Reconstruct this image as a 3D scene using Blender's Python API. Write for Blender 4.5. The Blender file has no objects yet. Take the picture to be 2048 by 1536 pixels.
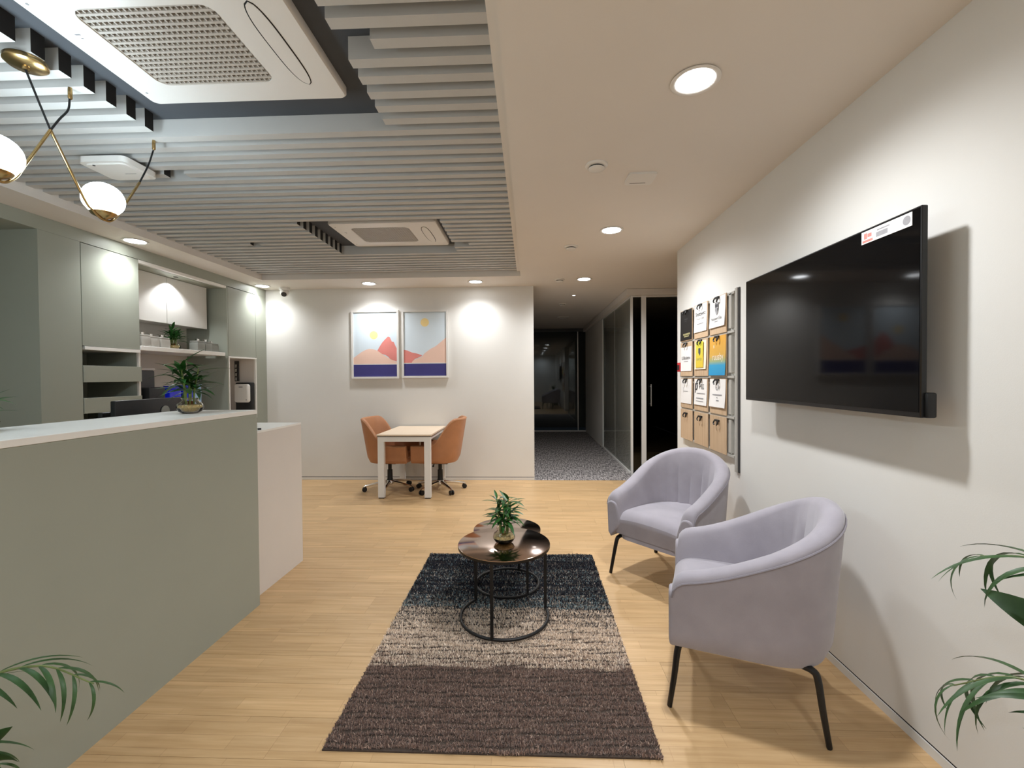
import bpy, bmesh, math, random
import numpy as np
from mathutils import Vector, Matrix

random.seed(7)
rng = np.random.default_rng(7)
PI = math.pi
SC = bpy.context.scene
COL = SC.collection
R = math.radians

# ------------------------------------------------------------------ camera
F_PX, CAM_H = 885.0, 1.36
cam_data = bpy.data.cameras.new('camera')
cam_data.sensor_fit = 'HORIZONTAL'
cam_data.sensor_width = 36.0
cam_data.lens = F_PX / 2048.0 * 36.0
cam_data.clip_start = 0.05
cam = bpy.data.objects.new('camera', cam_data)
COL.objects.link(cam)
M = Matrix.Rotation(R(2.25), 3, 'Z') @ Matrix.Rotation(-R(0.9), 3, 'X') @ Matrix.Rotation(0.007, 3, 'Y')
right, fwd, up = M @ Vector((1, 0, 0)), M @ Vector((0, 1, 0)), M @ Vector((0, 0, 1))
mw = Matrix.Identity(4)
for i in range(3):
    mw[i][0], mw[i][1], mw[i][2] = right[i], up[i], -fwd[i]
mw.translation = Vector((0, 0, CAM_H))
cam.matrix_world = mw
SC.camera = cam

# ------------------------------------------------------------------ world, exposure
world = bpy.data.worlds.new('world')
SC.world = world
world.use_nodes = True
world.node_tree.nodes['Background'].inputs[0].default_value = (0.9, 0.95, 1.0, 1)
world.node_tree.nodes['Background'].inputs[1].default_value = 0.05
SC.view_settings.view_transform = 'Standard'
SC.view_settings.look = 'None'
SC.view_settings.gamma = 1.0
SC.view_settings.exposure = 0.22
SC.view_settings.use_curve_mapping = False

WARM = (0.96, 0.995, 1.03)
DAY = (0.84, 0.95, 1.08)   # cool tint for unseen downlights around the viewer, to cool the shadows
COOL = (0.72, 0.89, 1.0)
DOWN_W = 112.0      # ceiling downlights
WASH_W = 50.0      # small wall washers on the cabinet and picture side
GLOBE_E = 36.0      # opal globes


# ------------------------------------------------------------------ materials
def lin(c):
    return tuple((x / 12.92 if x <= 0.04045 else ((x + 0.055) / 1.055) ** 2.4) for x in [v / 255.0 for v in c])


def mat(name, rgb, rough=0.5, metal=0.0, noise=0.0, nscale=20.0, bump=0.0, bscale=200.0, spec=0.5, emit=None, estr=0.0,
        trans=0.0, sheen=0.0, coat=0.0, stretch=None, ior=1.45):
    m = bpy.data.materials.new(name)
    m.use_nodes = True
    nt = m.node_tree
    b = nt.nodes['Principled BSDF']
    c = lin(rgb)
    b.inputs['Base Color'].default_value = (*c, 1)
    b.inputs['Roughness'].default_value = rough
    b.inputs['Metallic'].default_value = metal
    b.inputs['Specular IOR Level'].default_value = spec
    b.inputs['IOR'].default_value = ior
    b.inputs['Transmission Weight'].default_value = trans
    b.inputs['Sheen Weight'].default_value = sheen
    b.inputs['Coat Weight'].default_value = coat
    if emit:
        b.inputs['Emission Color'].default_value = (*emit, 1)
        b.inputs['Emission Strength'].default_value = estr
    if noise or bump:
        tc = nt.nodes.new('ShaderNodeTexCoord')
        mp = nt.nodes.new('ShaderNodeMapping')
        if stretch:
            mp.inputs['Scale'].default_value = stretch
        nt.links.new(tc.outputs['Object'], mp.inputs['Vector'])
    if noise:
        n = nt.nodes.new('ShaderNodeTexNoise')
        n.inputs['Scale'].default_value = nscale
        n.inputs['Detail'].default_value = 5
        nt.links.new(mp.outputs[0], n.inputs['Vector'])
        r = nt.nodes.new('ShaderNodeValToRGB')
        lo = tuple(max(0, x * (1 - noise)) for x in c)
        hi = tuple(min(1, x * (1 + noise)) for x in c)
        r.color_ramp.elements[0].color = (*lo, 1)
        r.color_ramp.elements[1].color = (*hi, 1)
        r.color_ramp.elements[0].position = 0.3
        r.color_ramp.elements[1].position = 0.7
        nt.links.new(n.outputs['Fac'], r.inputs['Fac'])
        nt.links.new(r.outputs['Color'], b.inputs['Base Color'])
    if bump:
        n2 = nt.nodes.new('ShaderNodeTexNoise')
        n2.inputs['Scale'].default_value = bscale
        n2.inputs['Detail'].default_value = 3
        nt.links.new(mp.outputs[0], n2.inputs['Vector'])
        bp = nt.nodes.new('ShaderNodeBump')
        bp.inputs['Strength'].default_value = bump
        bp.inputs['Distance'].default_value = 0.01
        nt.links.new(n2.outputs['Fac'], bp.inputs['Height'])
        nt.links.new(bp.outputs['Normal'], b.inputs['Normal'])
    return m


def glass_tint(name, tint, grey_fill=0.0, rough=0.02):
    m = bpy.data.materials.new(name)
    m.use_nodes = True
    nt = m.node_tree
    nt.nodes.remove(nt.nodes['Principled BSDF'])
    out = nt.nodes['Material Output']
    t = nt.nodes.new('ShaderNodeBsdfTransparent')
    t.inputs[0].default_value = (*tint, 1)
    g = nt.nodes.new('ShaderNodeBsdfGlossy')
    g.inputs['Roughness'].default_value = rough
    g.inputs['Color'].default_value = (0.9, 0.95, 0.95, 1)
    if grey_fill:            # diffuse grey added to lighten the pane, standing in for reflections
        df = nt.nodes.new('ShaderNodeBsdfDiffuse')
        df.inputs[0].default_value = (0.50, 0.48, 0.40, 1)
        fm = nt.nodes.new('ShaderNodeMixShader')
        fm.inputs[0].default_value = grey_fill
        nt.links.new(t.outputs[0], fm.inputs[1])
        nt.links.new(df.outputs[0], fm.inputs[2])
        t = fm
    lw = nt.nodes.new('ShaderNodeFresnel')
    lw.inputs[0].default_value = 1.5
    mx = nt.nodes.new('ShaderNodeMixShader')
    nt.links.new(lw.outputs[0], mx.inputs[0])
    nt.links.new(t.outputs[0], mx.inputs[1])
    nt.links.new(g.outputs[0], mx.inputs[2])
    nt.links.new(mx.outputs[0], out.inputs[0])
    return m


def wood_mat(name, rgb_a, rgb_b, strips=True, rough=0.42, sx=1.0):
    """Oak laminate: strips with their own tone, long grain, tone change from piece to piece."""
    m = bpy.data.materials.new(name)
    m.use_nodes = True
    nt = m.node_tree
    L = nt.links.new
    b = nt.nodes['Principled BSDF']
    b.inputs['Roughness'].default_value = rough
    b.inputs['Specular IOR Level'].default_value = 0.35
    geo = nt.nodes.new('ShaderNodeNewGeometry')
    info = nt.nodes.new('ShaderNodeObjectInfo')
    add = nt.nodes.new('ShaderNodeVectorMath')
    add.operation = 'MULTIPLY_ADD'
    comb = nt.nodes.new('ShaderNodeCombineXYZ')
    L(info.outputs['Random'], comb.inputs[0])
    L(info.outputs['Random'], comb.inputs[1])
    L(comb.outputs[0], add.inputs[0])
    add.inputs[1].default_value = (37.0, 0.0, 0.0)
    L(geo.outputs['Position'], add.inputs[2])
    mp = nt.nodes.new('ShaderNodeMapping')
    mp.inputs['Scale'].default_value = (1.5 * sx, 26.0, 1.5)
    L(add.outputs[0], mp.inputs['Vector'])
    n = nt.nodes.new('ShaderNodeTexNoise')
    n.inputs['Scale'].default_value = 1.6
    n.inputs['Detail'].default_value = 7
    n.inputs['Roughness'].default_value = 0.6
    L(mp.outputs[0], n.inputs['Vector'])
    ramp = nt.nodes.new('ShaderNodeValToRGB')
    ramp.color_ramp.elements[0].position = 0.28
    ramp.color_ramp.elements[1].position = 0.72
    ramp.color_ramp.elements[0].color = (*lin(rgb_b), 1)
    ramp.color_ramp.elements[1].color = (*lin(rgb_a), 1)
    L(n.outputs['Fac'], ramp.inputs['Fac'])
    col = ramp.outputs['Color']
    if strips:
        br = nt.nodes.new('ShaderNodeTexBrick')
        br.inputs['Color1'].default_value = (0.90, 0.90, 0.90, 1)
        br.inputs['Color2'].default_value = (1.06, 1.06, 1.06, 1)
        br.inputs['Mortar'].default_value = (0.78, 0.74, 0.70, 1)
        br.inputs['Scale'].default_value = 1.0
        br.inputs['Mortar Size'].default_value = 0.0012
        br.inputs['Brick Width'].default_value = 0.43
        br.inputs['Row Height'].default_value = 0.065
        L(add.outputs[0], br.inputs['Vector'])
        mx = nt.nodes.new('ShaderNodeMixRGB')
        mx.blend_type = 'MULTIPLY'
        mx.inputs[0].default_value = 0.8
        L(col, mx.inputs[1])
        L(br.outputs['Color'], mx.inputs[2])
        col = mx.outputs[0]
    hs = nt.nodes.new('ShaderNodeHueSaturation')
    mr = nt.nodes.new('ShaderNodeMapRange')
    mr.inputs['To Min'].default_value = 0.94
    mr.inputs['To Max'].default_value = 1.05
    L(info.outputs['Random'], mr.inputs['Value'])
    L(mr.outputs[0], hs.inputs['Value'])
    L(col, hs.inputs['Color'])
    L(hs.outputs[0], b.inputs['Base Color'])
    return m


def carpet_mat():
    m = bpy.data.materials.new('corridor_carpet')
    m.use_nodes = True
    nt = m.node_tree
    L = nt.links.new
    b = nt.nodes['Principled BSDF']
    b.inputs['Roughness'].default_value = 0.95
    b.inputs['Specular IOR Level'].default_value = 0.1
    tc = nt.nodes.new('ShaderNodeTexCoord')
    mp = nt.nodes.new('ShaderNodeMapping')
    mp.inputs['Scale'].default_value = (70, 9, 1)
    L(tc.outputs['Object'], mp.inputs['Vector'])
    n = nt.nodes.new('ShaderNodeTexNoise')
    n.inputs['Scale'].default_value = 1.0
    n.inputs['Detail'].default_value = 6
    L(mp.outputs[0], n.inputs['Vector'])
    r = nt.nodes.new('ShaderNodeValToRGB')
    r.color_ramp.elements[0].position = 0.38
    r.color_ramp.elements[1].position = 0.66
    r.color_ramp.elements[0].color = (*lin((84, 80, 80)), 1)
    r.color_ramp.elements[1].color = (*lin((186, 178, 174)), 1)
    L(n.outputs['Fac'], r.inputs['Fac'])
    L(r.outputs[0], b.inputs['Base Color'])
    bp = nt.nodes.new('ShaderNodeBump')
    bp.inputs['Strength'].default_value = 0.5
    bp.inputs['Distance'].default_value = 0.01
    L(n.outputs['Fac'], bp.inputs['Height'])
    L(bp.outputs[0], b.inputs['Normal'])
    return m


def attr_mat(name, attr, rough=0.9, sheen=0.3):
    m = bpy.data.materials.new(name)
    m.use_nodes = True
    nt = m.node_tree
    b = nt.nodes['Principled BSDF']
    b.inputs['Roughness'].default_value = rough
    b.inputs['Specular IOR Level'].default_value = 0.1
    b.inputs['Sheen Weight'].default_value = sheen
    a = nt.nodes.new('ShaderNodeAttribute')
    a.attribute_name = attr
    nt.links.new(a.outputs['Color'], b.inputs['Base Color'])
    return m


def grad_mat(name, stops, axis=2, rough=0.4):
    """Printed gradient along one generated axis (a poster)."""
    m = bpy.data.materials.new(name)
    m.use_nodes = True
    nt = m.node_tree
    b = nt.nodes['Principled BSDF']
    b.inputs['Roughness'].default_value = rough
    tc = nt.nodes.new('ShaderNodeTexCoord')
    sp = nt.nodes.new('ShaderNodeSeparateXYZ')
    nt.links.new(tc.outputs['Generated'], sp.inputs[0])
    r = nt.nodes.new('ShaderNodeValToRGB')
    el = r.color_ramp.elements
    while len(el) < len(stops):
        el.new(0.5)
    for e, (p, c) in zip(el, stops):
        e.position = p
        e.color = (*lin(c), 1)
    nt.links.new(sp.outputs[axis], r.inputs[0])
    nt.links.new(r.outputs[0], b.inputs['Base Color'])
    return m


MT = {}
MT['wall'] = mat('wall_paint', (224, 221, 215), 0.75, noise=0.012, nscale=3, bump=0.03, bscale=260, spec=0.25)
MT['ceil'] = mat('ceiling_paint', (226, 219, 211), 0.85, noise=0.01, nscale=2, spec=0.2)
MT['slat'] = mat('slat_paint', (192, 190, 186), 0.6, noise=0.015, nscale=8, spec=0.3)
MT['void'] = mat('dark_soffit_paint', (72, 75, 80), 0.8, noise=0.04, nscale=6)
MT['sage'] = mat('sage_laminate', (157, 160, 147), 0.42, noise=0.012, nscale=5, bump=0.015, bscale=500, spec=0.4)
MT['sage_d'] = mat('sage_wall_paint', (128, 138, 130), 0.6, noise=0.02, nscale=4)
MT['white'] = mat('white_laminate', (238, 235, 229), 0.35, noise=0.008, nscale=6)
MT['pale'] = mat('pale_laminate', (217, 209, 201), 0.4, noise=0.01, nscale=6)
MT['plastic'] = mat('white_plastic', (228, 224, 218), 0.4, noise=0.008, nscale=10)
MT['black'] = mat('black_powder_coat', (20, 18, 17), 0.45, noise=0.1, nscale=60)
MT['blackpl'] = mat('black_plastic', (16, 16, 17), 0.38, noise=0.08, nscale=40)
MT['gap'] = mat('shadow_gap_black', (25, 23, 22), 0.8, noise=0.1, nscale=40)
MT['chrome'] = mat('chrome', (225, 222, 218), 0.16, 1.0, noise=0.02, nscale=30)
MT['alu'] = mat('brushed_aluminium', (190, 188, 184), 0.34, 1.0, noise=0.04, nscale=60, stretch=(1, 1, 12))
MT['railgrey'] = mat('satin_grey_rail', (172, 168, 160), 0.4, 0.0, noise=0.03, nscale=30)
MT['whitemetal'] = mat('white_metal', (228, 225, 220), 0.35, noise=0.01, nscale=10)
MT['brass'] = mat('brushed_brass', (180, 152, 104), 0.26, 1.0, noise=0.06, nscale=50)
MT['velvet'] = mat('grey_velvet', (158, 152, 159), 0.85, noise=0.07, nscale=9, bump=0.08, bscale=420, spec=0.15, sheen=0.35)
MT['piping'] = mat('grey_velvet_piping', (134, 128, 134), 0.85, noise=0.05, nscale=20, spec=0.15, sheen=0.3)
MT['tan'] = mat('tan_leather', (176, 122, 85), 0.45, noise=0.06, nscale=10, bump=0.05, bscale=300, spec=0.4)
MT['tanin'] = mat('tan_leather_lining', (192, 144, 104), 0.45, noise=0.05, nscale=10, bump=0.05, bscale=300, spec=0.4)
MT['tabletop'] = mat('beige_table_laminate', (226, 204, 178), 0.4, noise=0.03, nscale=4, stretch=(3, 24, 3))
MT['bronze'] = mat('bronze_mirror_top', (188, 168, 157), 0.10, 1.0, noise=0.03, nscale=5)
MT['screen'] = mat('tv_screen', (7, 7, 8), 0.06, noise=0.05, nscale=2, spec=0.22)
MT['leaf'] = mat('bamboo_leaf', (44, 92, 38), 0.38, noise=0.35, nscale=30, spec=0.4)
MT['palm'] = mat('palm_leaf', (56, 84, 46), 0.42, noise=0.3, nscale=14, spec=0.35)
MT['palmstem'] = mat('palm_stem', (104, 116, 66), 0.5, noise=0.2, nscale=20)
MT['stalk'] = mat('bamboo_stalk', (120, 138, 70), 0.45, noise=0.2, nscale=30)
MT['glass'] = mat('vase_glass', (250, 246, 238), 0.02, trans=1.0, ior=1.45, noise=0.004, nscale=5)
MT['gravel'] = mat('amber_gravel', (222, 198, 140), 0.35, noise=0.4, nscale=90, bump=0.5, bscale=140)
MT['root'] = mat('red_roots', (150, 78, 50), 0.6, noise=0.2, nscale=50)
MT['pot'] = mat('grey_ceramic_pot', (120, 118, 112), 0.5, noise=0.05, nscale=10)
MT['soil'] = mat('potting_soil', (58, 44, 34), 0.95, noise=0.4, nscale=60, bump=0.6, bscale=60)
MT['plywood'] = wood_mat('pale_oak_board', (206, 178, 146), (184, 154, 122), False, 0.55, 1.0)
MT['oak'] = wood_mat('oak_floor', (214, 179, 134), (188, 151, 105), True, 0.38)
MT['subfloor'] = mat('floor_underlay', (150, 120, 86), 0.8, noise=0.1, nscale=20)
MT['carpet'] = carpet_mat()
MT['paper'] = mat('white_paper', (232, 228, 224), 0.7, noise=0.01, nscale=20)
MT['ink'] = mat('printed_dark_ink', (66, 66, 70), 0.7, noise=0.05, nscale=60)
MT['inkpale'] = mat('printed_pale_ink', (150, 148, 150), 0.7, noise=0.05, nscale=60)
MT['papblack'] = mat('black_printed_card', (26, 22, 22), 0.4, noise=0.1, nscale=20)
MT['inkgold'] = mat('printed_olive_ink', (150, 142, 100), 0.6, noise=0.1, nscale=40)
MT['papyellow'] = grad_mat('yellow_printed_card', [(0.0, (222, 190, 60)), (1.0, (208, 204, 70))])
MT['papcream'] = mat('cream_paper', (244, 224, 198), 0.6, noise=0.02, nscale=10)
MT['papgrad'] = grad_mat('orange_to_blue_card', [(0.0, (30, 140, 190)), (0.26, (50, 150, 190)), (0.36, (150, 165, 120)), (0.5, (205, 160, 70)), (1.0, (222, 162, 62))])
MT['inkwhite'] = mat('printed_white_ink', (240, 232, 214), 0.6, noise=0.02, nscale=40)
MT['red'] = mat('red_plastic', (190, 40, 44), 0.4, noise=0.08, nscale=30)
MT['sky'] = mat('print_pale_sky', (214, 226, 234), 0.6, noise=0.012, nscale=3)
MT['peach'] = mat('print_peach', (236, 200, 182), 0.6, noise=0.02, nscale=5)
MT['coral'] = mat('print_coral', (224, 138, 130), 0.6, noise=0.05, nscale=5)
MT['coral2'] = mat('print_coral_deep', (216, 128, 118), 0.6, noise=0.05, nscale=5)
MT['sun'] = mat('print_yellow', (244, 218, 152), 0.6, noise=0.02, nscale=8)
MT['navy'] = mat('print_navy', (62, 58, 122), 0.6, noise=0.06, nscale=5)
MT['blue'] = mat('blue_plastic', (18, 34, 190), 0.25, noise=0.1, nscale=10, coat=0.3)
MT['bluelight'] = mat('pale_blue_plastic', (150, 180, 214), 0.25, noise=0.06, nscale=10)
MT['canister'] = mat('frosted_grey_canister', (138, 138, 130), 0.35, noise=0.03, nscale=15)
MT['canister_l'] = mat('pale_frosted_canister', (172, 167, 158), 0.35, noise=0.03, nscale=15)
MT['grille'] = mat('grey_white_grille', (186, 178, 168), 0.5, noise=0.02, nscale=10)
MT['darkgrey'] = mat('dark_grey_plastic', (62, 60, 60), 0.4, noise=0.06, nscale=15)
MT['darkroom'] = mat('unlit_room_finish', (104, 98, 88), 0.8, noise=0.08, nscale=3)  # walls coloured dark to stand in for the missing light in there
MT['glassdark'] = glass_tint('smoked_glass', (0.52, 0.54, 0.48), 0.35)
MT['glassblack'] = glass_tint('black_glass', (0.10, 0.09, 0.09))
MT['glassfar'] = glass_tint('navy_smoked_glass', (0.16, 0.22, 0.27), 0.06)
MT['led'] = mat('led_diffuser', (255, 250, 240), 0.5, emit=WARM, estr=22.0, noise=0.002, nscale=3)
MT['ledsmall'] = mat('led_diffuser_small', (255, 250, 240), 0.5, emit=WARM, estr=10.0, noise=0.002, nscale=3)
MT['opal'] = mat('opal_globe_glass', (250, 252, 255), 0.25, emit=COOL, estr=GLOBE_E, noise=0.002, nscale=3)
MT['pile'] = attr_mat('rug_pile', 'tuft')
MT['rugback'] = mat('rug_backing', (70, 58, 50), 0.95, noise=0.2, nscale=80)
MT['amber'] = mat('greenish_screen', (96, 138, 118), 0.5, noise=0.05, nscale=6)


# ------------------------------------------------------------------ mesh helpers
class MB:
    """Collects shapes for ONE mesh object."""

    def __init__(self):
        self.v, self.f, self.s = [], [], []

    def add(self, vs, fs, smooth=False):
        o = len(self.v)
        self.v += [tuple(p) for p in vs]
        for f in fs:
            self.f.append(tuple(i + o for i in f))
            self.s.append(smooth)
        return self

    def box(self, x0, x1, y0, y1, z0, z1, bev=0.0, seg=2):
        if bev <= 0:
            vs = [(x, y, z) for z in (z0, z1) for y in (y0, y1) for x in (x0, x1)]
            fs = [(0, 2, 3, 1), (4, 5, 7, 6), (0, 1, 5, 4), (2, 6, 7, 3), (0, 4, 6, 2), (1, 3, 7, 5)]
            return self.add(vs, fs)
        bm = bmesh.new()
        bmesh.ops.create_cube(bm, size=1.0)
        for p in bm.verts:
            p.co = Vector(((x0 + x1) / 2 + p.co.x * (x1 - x0), (y0 + y1) / 2 + p.co.y * (y1 - y0), (z0 + z1) / 2 + p.co.z * (z1 - z0)))
        bmesh.ops.bevel(bm, geom=bm.edges[:], offset=bev, segments=seg, profile=0.5, affect='EDGES')
        bm.verts.index_update()
        self.add([p.co for p in bm.verts], [[q.index for q in f.verts] for f in bm.faces], True)
        bm.free()
        return self

    def prism(self, poly, y0, y1):
        """poly of (x, z) counter-clockwise seen from -Y, extruded y0 (front) to y1."""
        n = len(poly)
        vs = [(x, y0, z) for x, z in poly] + [(x, y1, z) for x, z in poly]
        fs = [tuple(range(n)), tuple(range(2 * n - 1, n - 1, -1))]
        fs += [(i, n + i, n + (i + 1) % n, (i + 1) % n) for i in range(n)]
        return self.add(vs, fs)

    def prismz(self, poly, z0, z1, smooth=False):
        n = len(poly)
        vs = [(x, y, z0) for x, y in poly] + [(x, y, z1) for x, y in poly]
        self.add(vs, [tuple(range(n - 1, -1, -1)), tuple(range(n, 2 * n))])
        self.add(vs, [(i, (i + 1) % n, n + (i + 1) % n, n + i) for i in range(n)], smooth)
        return self

    def lathe(self, prof, c=(0, 0, 0), n=32, caps=True):
        vs, fs = [], []
        for r, z in prof:
            for k in range(n):
                a = 2 * PI * k / n
                vs.append((c[0] + r * math.cos(a), c[1] + r * math.sin(a), c[2] + z))
        m = len(prof)
        for j in range(m - 1):
            for k in range(n):
                k2 = (k + 1) % n
                fs.append((j * n + k, j * n + k2, (j + 1) * n + k2, (j + 1) * n + k))
        self.add(vs, fs, True)
        if caps:
            o = len(self.v) - len(vs)
            self.f.append(tuple(o + k for k in range(n - 1, -1, -1)))
            self.s.append(False)
            self.f.append(tuple(o + (m - 1) * n + k for k in range(n)))
            self.s.append(False)
        return self

    def tube(self, path, rad, n=8, flat=None, caps=True):
        """Sweep along 3-D path; rad number or list; flat=(a,b) multiplies the two section axes."""
        P = [Vector(p) for p in path]
        m = len(P)
        rr = rad if isinstance(rad, (list, tuple)) else [rad] * m
        vs, fs = [], []
        t0 = (P[1] - P[0]).normalized()
        ref = Vector((0, 0, 1)) if abs(t0.z) < 0.9 else Vector((1, 0, 0))
        u = t0.cross(ref).normalized()
        for i in range(m):
            if i == 0:
                t = (P[1] - P[0]).normalized()
            elif i == m - 1:
                t = (P[-1] - P[-2]).normalized()
            else:
                t = ((P[i + 1] - P[i]).normalized() + (P[i] - P[i - 1]).normalized()).normalized()
            u = (u - t * u.dot(t)).normalized()
            w = t.cross(u)
            fa, fb = flat if flat else (1, 1)
            for k in range(n):
                a = 2 * PI * (k + 0.5) / n
                q = P[i] + u * math.cos(a) * rr[i] * fa + w * math.sin(a) * rr[i] * fb
                vs.append(tuple(q))
        for i in range(m - 1):
            for k in range(n):
                k2 = (k + 1) % n
                fs.append((i * n + k, i * n + k2, (i + 1) * n + k2, (i + 1) * n + k))
        self.add(vs, fs, n > 4)
        if caps:
            o = len(self.v) - len(vs)
            self.f.append(tuple(o + k for k in range(n - 1, -1, -1)))
            self.s.append(False)
            self.f.append(tuple(o + (m - 1) * n + k for k in range(n)))
            self.s.append(False)
        return self

    def grid(self, pts, closed_u=False, smooth=True):
        """pts[i][j] -> quads."""
        ni, nj = len(pts), len(pts[0])
        vs = [p for row in pts for p in row]
        fs = []
        for i in range(ni - 1):
            for j in range(nj if closed_u else nj - 1):
                j2 = (j + 1) % nj
                fs.append((i * nj + j, i * nj + j2, (i + 1) * nj + j2, (i + 1) * nj + j))
        return self.add(vs, fs, smooth)

    def mesh(self, name):
        me = bpy.data.meshes.new(name)
        me.from_pydata([tuple(p) for p in self.v], [], self.f)
        me.polygons.foreach_set('use_smooth', self.s)
        me.validate()
        bm = bmesh.new()
        bm.from_mesh(me)
        bmesh.ops.recalc_face_normals(bm, faces=bm.faces[:])
        bm.to_mesh(me)
        bm.free()
        me.set_sharp_from_angle(angle=R(42))
        return me

    def build(self, name, m, parent=None, label=None):
        me = self.mesh(name)
        me.materials.append(MT[m] if isinstance(m, str) else m)
        return put(name, me, parent, label)


def put(name, me, parent=None, label=None):
    o = bpy.data.objects.new(name, me)
    COL.objects.link(o)
    if parent:
        o.parent = parent
    if label:
        o['label'] = label
    return o


def tag(o, label, cat, group=None):
    o['label'] = label
    o['category'] = cat
    if group:
        o['group'] = group
    return o


def thing(name, label, cat, loc=(0, 0, 0), rotz=0.0, group=None):
    o = bpy.data.objects.new(name, None)
    COL.objects.link(o)
    o.location = loc
    o.rotation_euler = (0, 0, rotz)
    o.empty_display_size = 0.1
    return tag(o, label, cat, group)


def struct(name, mb, m, parent=None):
    o = mb.build(name, m, parent)
    if not parent:
        o['kind'] = 'structure'
    return o


def copy_tree(root, loc, rotz, label, group=None):
    c = root.copy()
    COL.objects.link(c)
    c.location, c.rotation_euler = loc, (0, 0, rotz)
    c['label'] = label
    if group:
        c['group'] = group
    for ch in root.children:
        d = ch.copy()
        COL.objects.link(d)
        d.parent = c
        for g in ch.children:
            e = g.copy()
            COL.objects.link(e)
            e.parent = d
    return c


def text(body, size, m, parent, x, y, z, name='lettering', xscale=1.0, align='CENTER'):
    """Flat lettering in the local X-Z plane facing local -Y."""
    cu = bpy.data.curves.new('lettering', 'FONT')
    cu.body = body
    cu.size = size
    cu.align_x = align
    cu.align_y = 'CENTER'
    cu.resolution_u = 2
    t = bpy.data.objects.new('tmp_text', cu)
    COL.objects.link(t)
    dg = bpy.context.evaluated_depsgraph_get()
    me = bpy.data.meshes.new_from_object(t.evaluated_get(dg))
    bpy.data.objects.remove(t)
    bpy.data.curves.remove(cu)
    me.transform(Matrix(((xscale, 0, 0, x), (0, 0, -1, y), (0, 1, 0, z), (0, 0, 0, 1))))
    me.materials.clear()
    me.materials.append(MT[m])
    return put(name, me, parent)


def rrect(x0, x1, y0, y1, r, n=6):
    out = []
    for cx, cy, a0 in ((x1 - r, y1 - r, 0), (x0 + r, y1 - r, 90), (x0 + r, y0 + r, 180), (x1 - r, y0 + r, 270)):
        for k in range(n + 1):
            a = R(a0 + 90 * k / n)
            out.append((cx + r * math.cos(a), cy + r * math.sin(a)))
    return out


def spot(name, loc, watts, color=WARM, angle=150, blend=0.9, radius=0.05, parent=None):
    d = bpy.data.lights.new(name, 'SPOT')
    d.energy = watts
    d.color = color
    d.spot_size = R(angle)
    d.spot_blend = blend
    d.shadow_soft_size = radius
    o = bpy.data.objects.new(name, d)
    COL.objects.link(o)
    o.location = loc
    if parent:
        o.parent = parent
    return o


# ================================================================== THE SETTING
ZC = 2.55          # plasterboard ceiling
ZS, ZV = 2.61, 2.70  # slat undersides, dark soffit above the slats
XR, XL, XB = 1.42, -3.527, -4.03   # right wall, cabinet fronts, wall behind cabinets
YB = 5.82          # back wall
Y0 = -2.2          # wall behind the camera

fl = struct('floor', MB().box(XB, 3.4, Y0, 6.13, -0.08, -0.012), 'subfloor')
# oak planks, each a piece of its own
pm = {}
mb = MB().box(0, 1, 0, 0.1935, -0.012, 0.0)
plank_mesh = mb.mesh('plank')
plank_mesh.materials.append(MT['oak'])


def lay(x0, x1, y0, y1):
    row = 0
    y = y1
    while y > y0 + 0.02:
        yy = max(y - 0.195, y0)
        x = x0 - random.choice([0.0, 0.3, 0.55, 0.8, 1.0])
        while x < x1 - 0.01:
            a, b = max(x, x0), min(x + 1.285, x1)
            if b - a > 0.02:
                p = put('plank', plank_mesh, fl)
                p.location = (a, yy, 0)
                p.scale = (b - a - 0.0008, (y - yy) / 0.195, 1)
            x += 1.285
        y = yy
        row += 1


lay(-3.53, XR, 0.2, YB - 0.005)
lay(XR, 3.4, 4.3, YB - 0.005)
struct('floor_rear', MB().box(XB, 3.4, Y0, 0.199, -0.012, 0.0).box(XB, -3.531, 0.199, YB, -0.012, 0.0), 'oak')
struct('floor_corridor', MB().box(0.06, 1.39, YB - 0.004, 11.05, -0.03, 0.001).box(1.39, 3.4, YB - 0.004, 11.05, -0.03, 0.001), 'carpet')

# walls
struct('wall_back', MB().box(XB, 0.06, YB, YB + 0.12, 0.042, ZC), 'wall')
struct('wall_right', MB().box(XR, XR + 0.13, Y0, 4.305, 0.044, ZC), 'wall')
struct('wall_left', MB().box(XB - 0.1, XB, Y0, YB, 0, ZV), 'wall')
struct('wall_rear', MB().box(XB, 3.4, Y0 - 0.1, Y0, 0, ZV), 'wall')
struct('wall_corridor_left', MB().box(-0.06, 0.06, YB + 0.12, 11.1, 0, ZC), 'wall')
struct('wall_corridor_right', MB().box(1.39, 1.52, 8.5, 11.0, 0, 2.46), 'wall')
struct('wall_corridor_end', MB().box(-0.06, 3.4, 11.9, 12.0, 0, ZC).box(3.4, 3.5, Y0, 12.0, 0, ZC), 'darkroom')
# baseboards with a black reveal above
b = struct('baseboard_back', MB().box(XL, 0.06, YB - 0.002, YB + 0.1, 0.0, 0.034), 'wall')
MB().box(XL, 0.06, YB + 0.003, YB + 0.1, 0.034, 0.042).build('reveal', 'gap', b)
b = struct('baseboard_right', MB().box(XR - 0.002, XR + 0.1, Y0, 4.305, 0.0, 0.036), 'wall')
MB().box(XR + 0.003, XR + 0.1, Y0, 4.305, 0.036, 0.044).build('reveal', 'gap', b)

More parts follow.
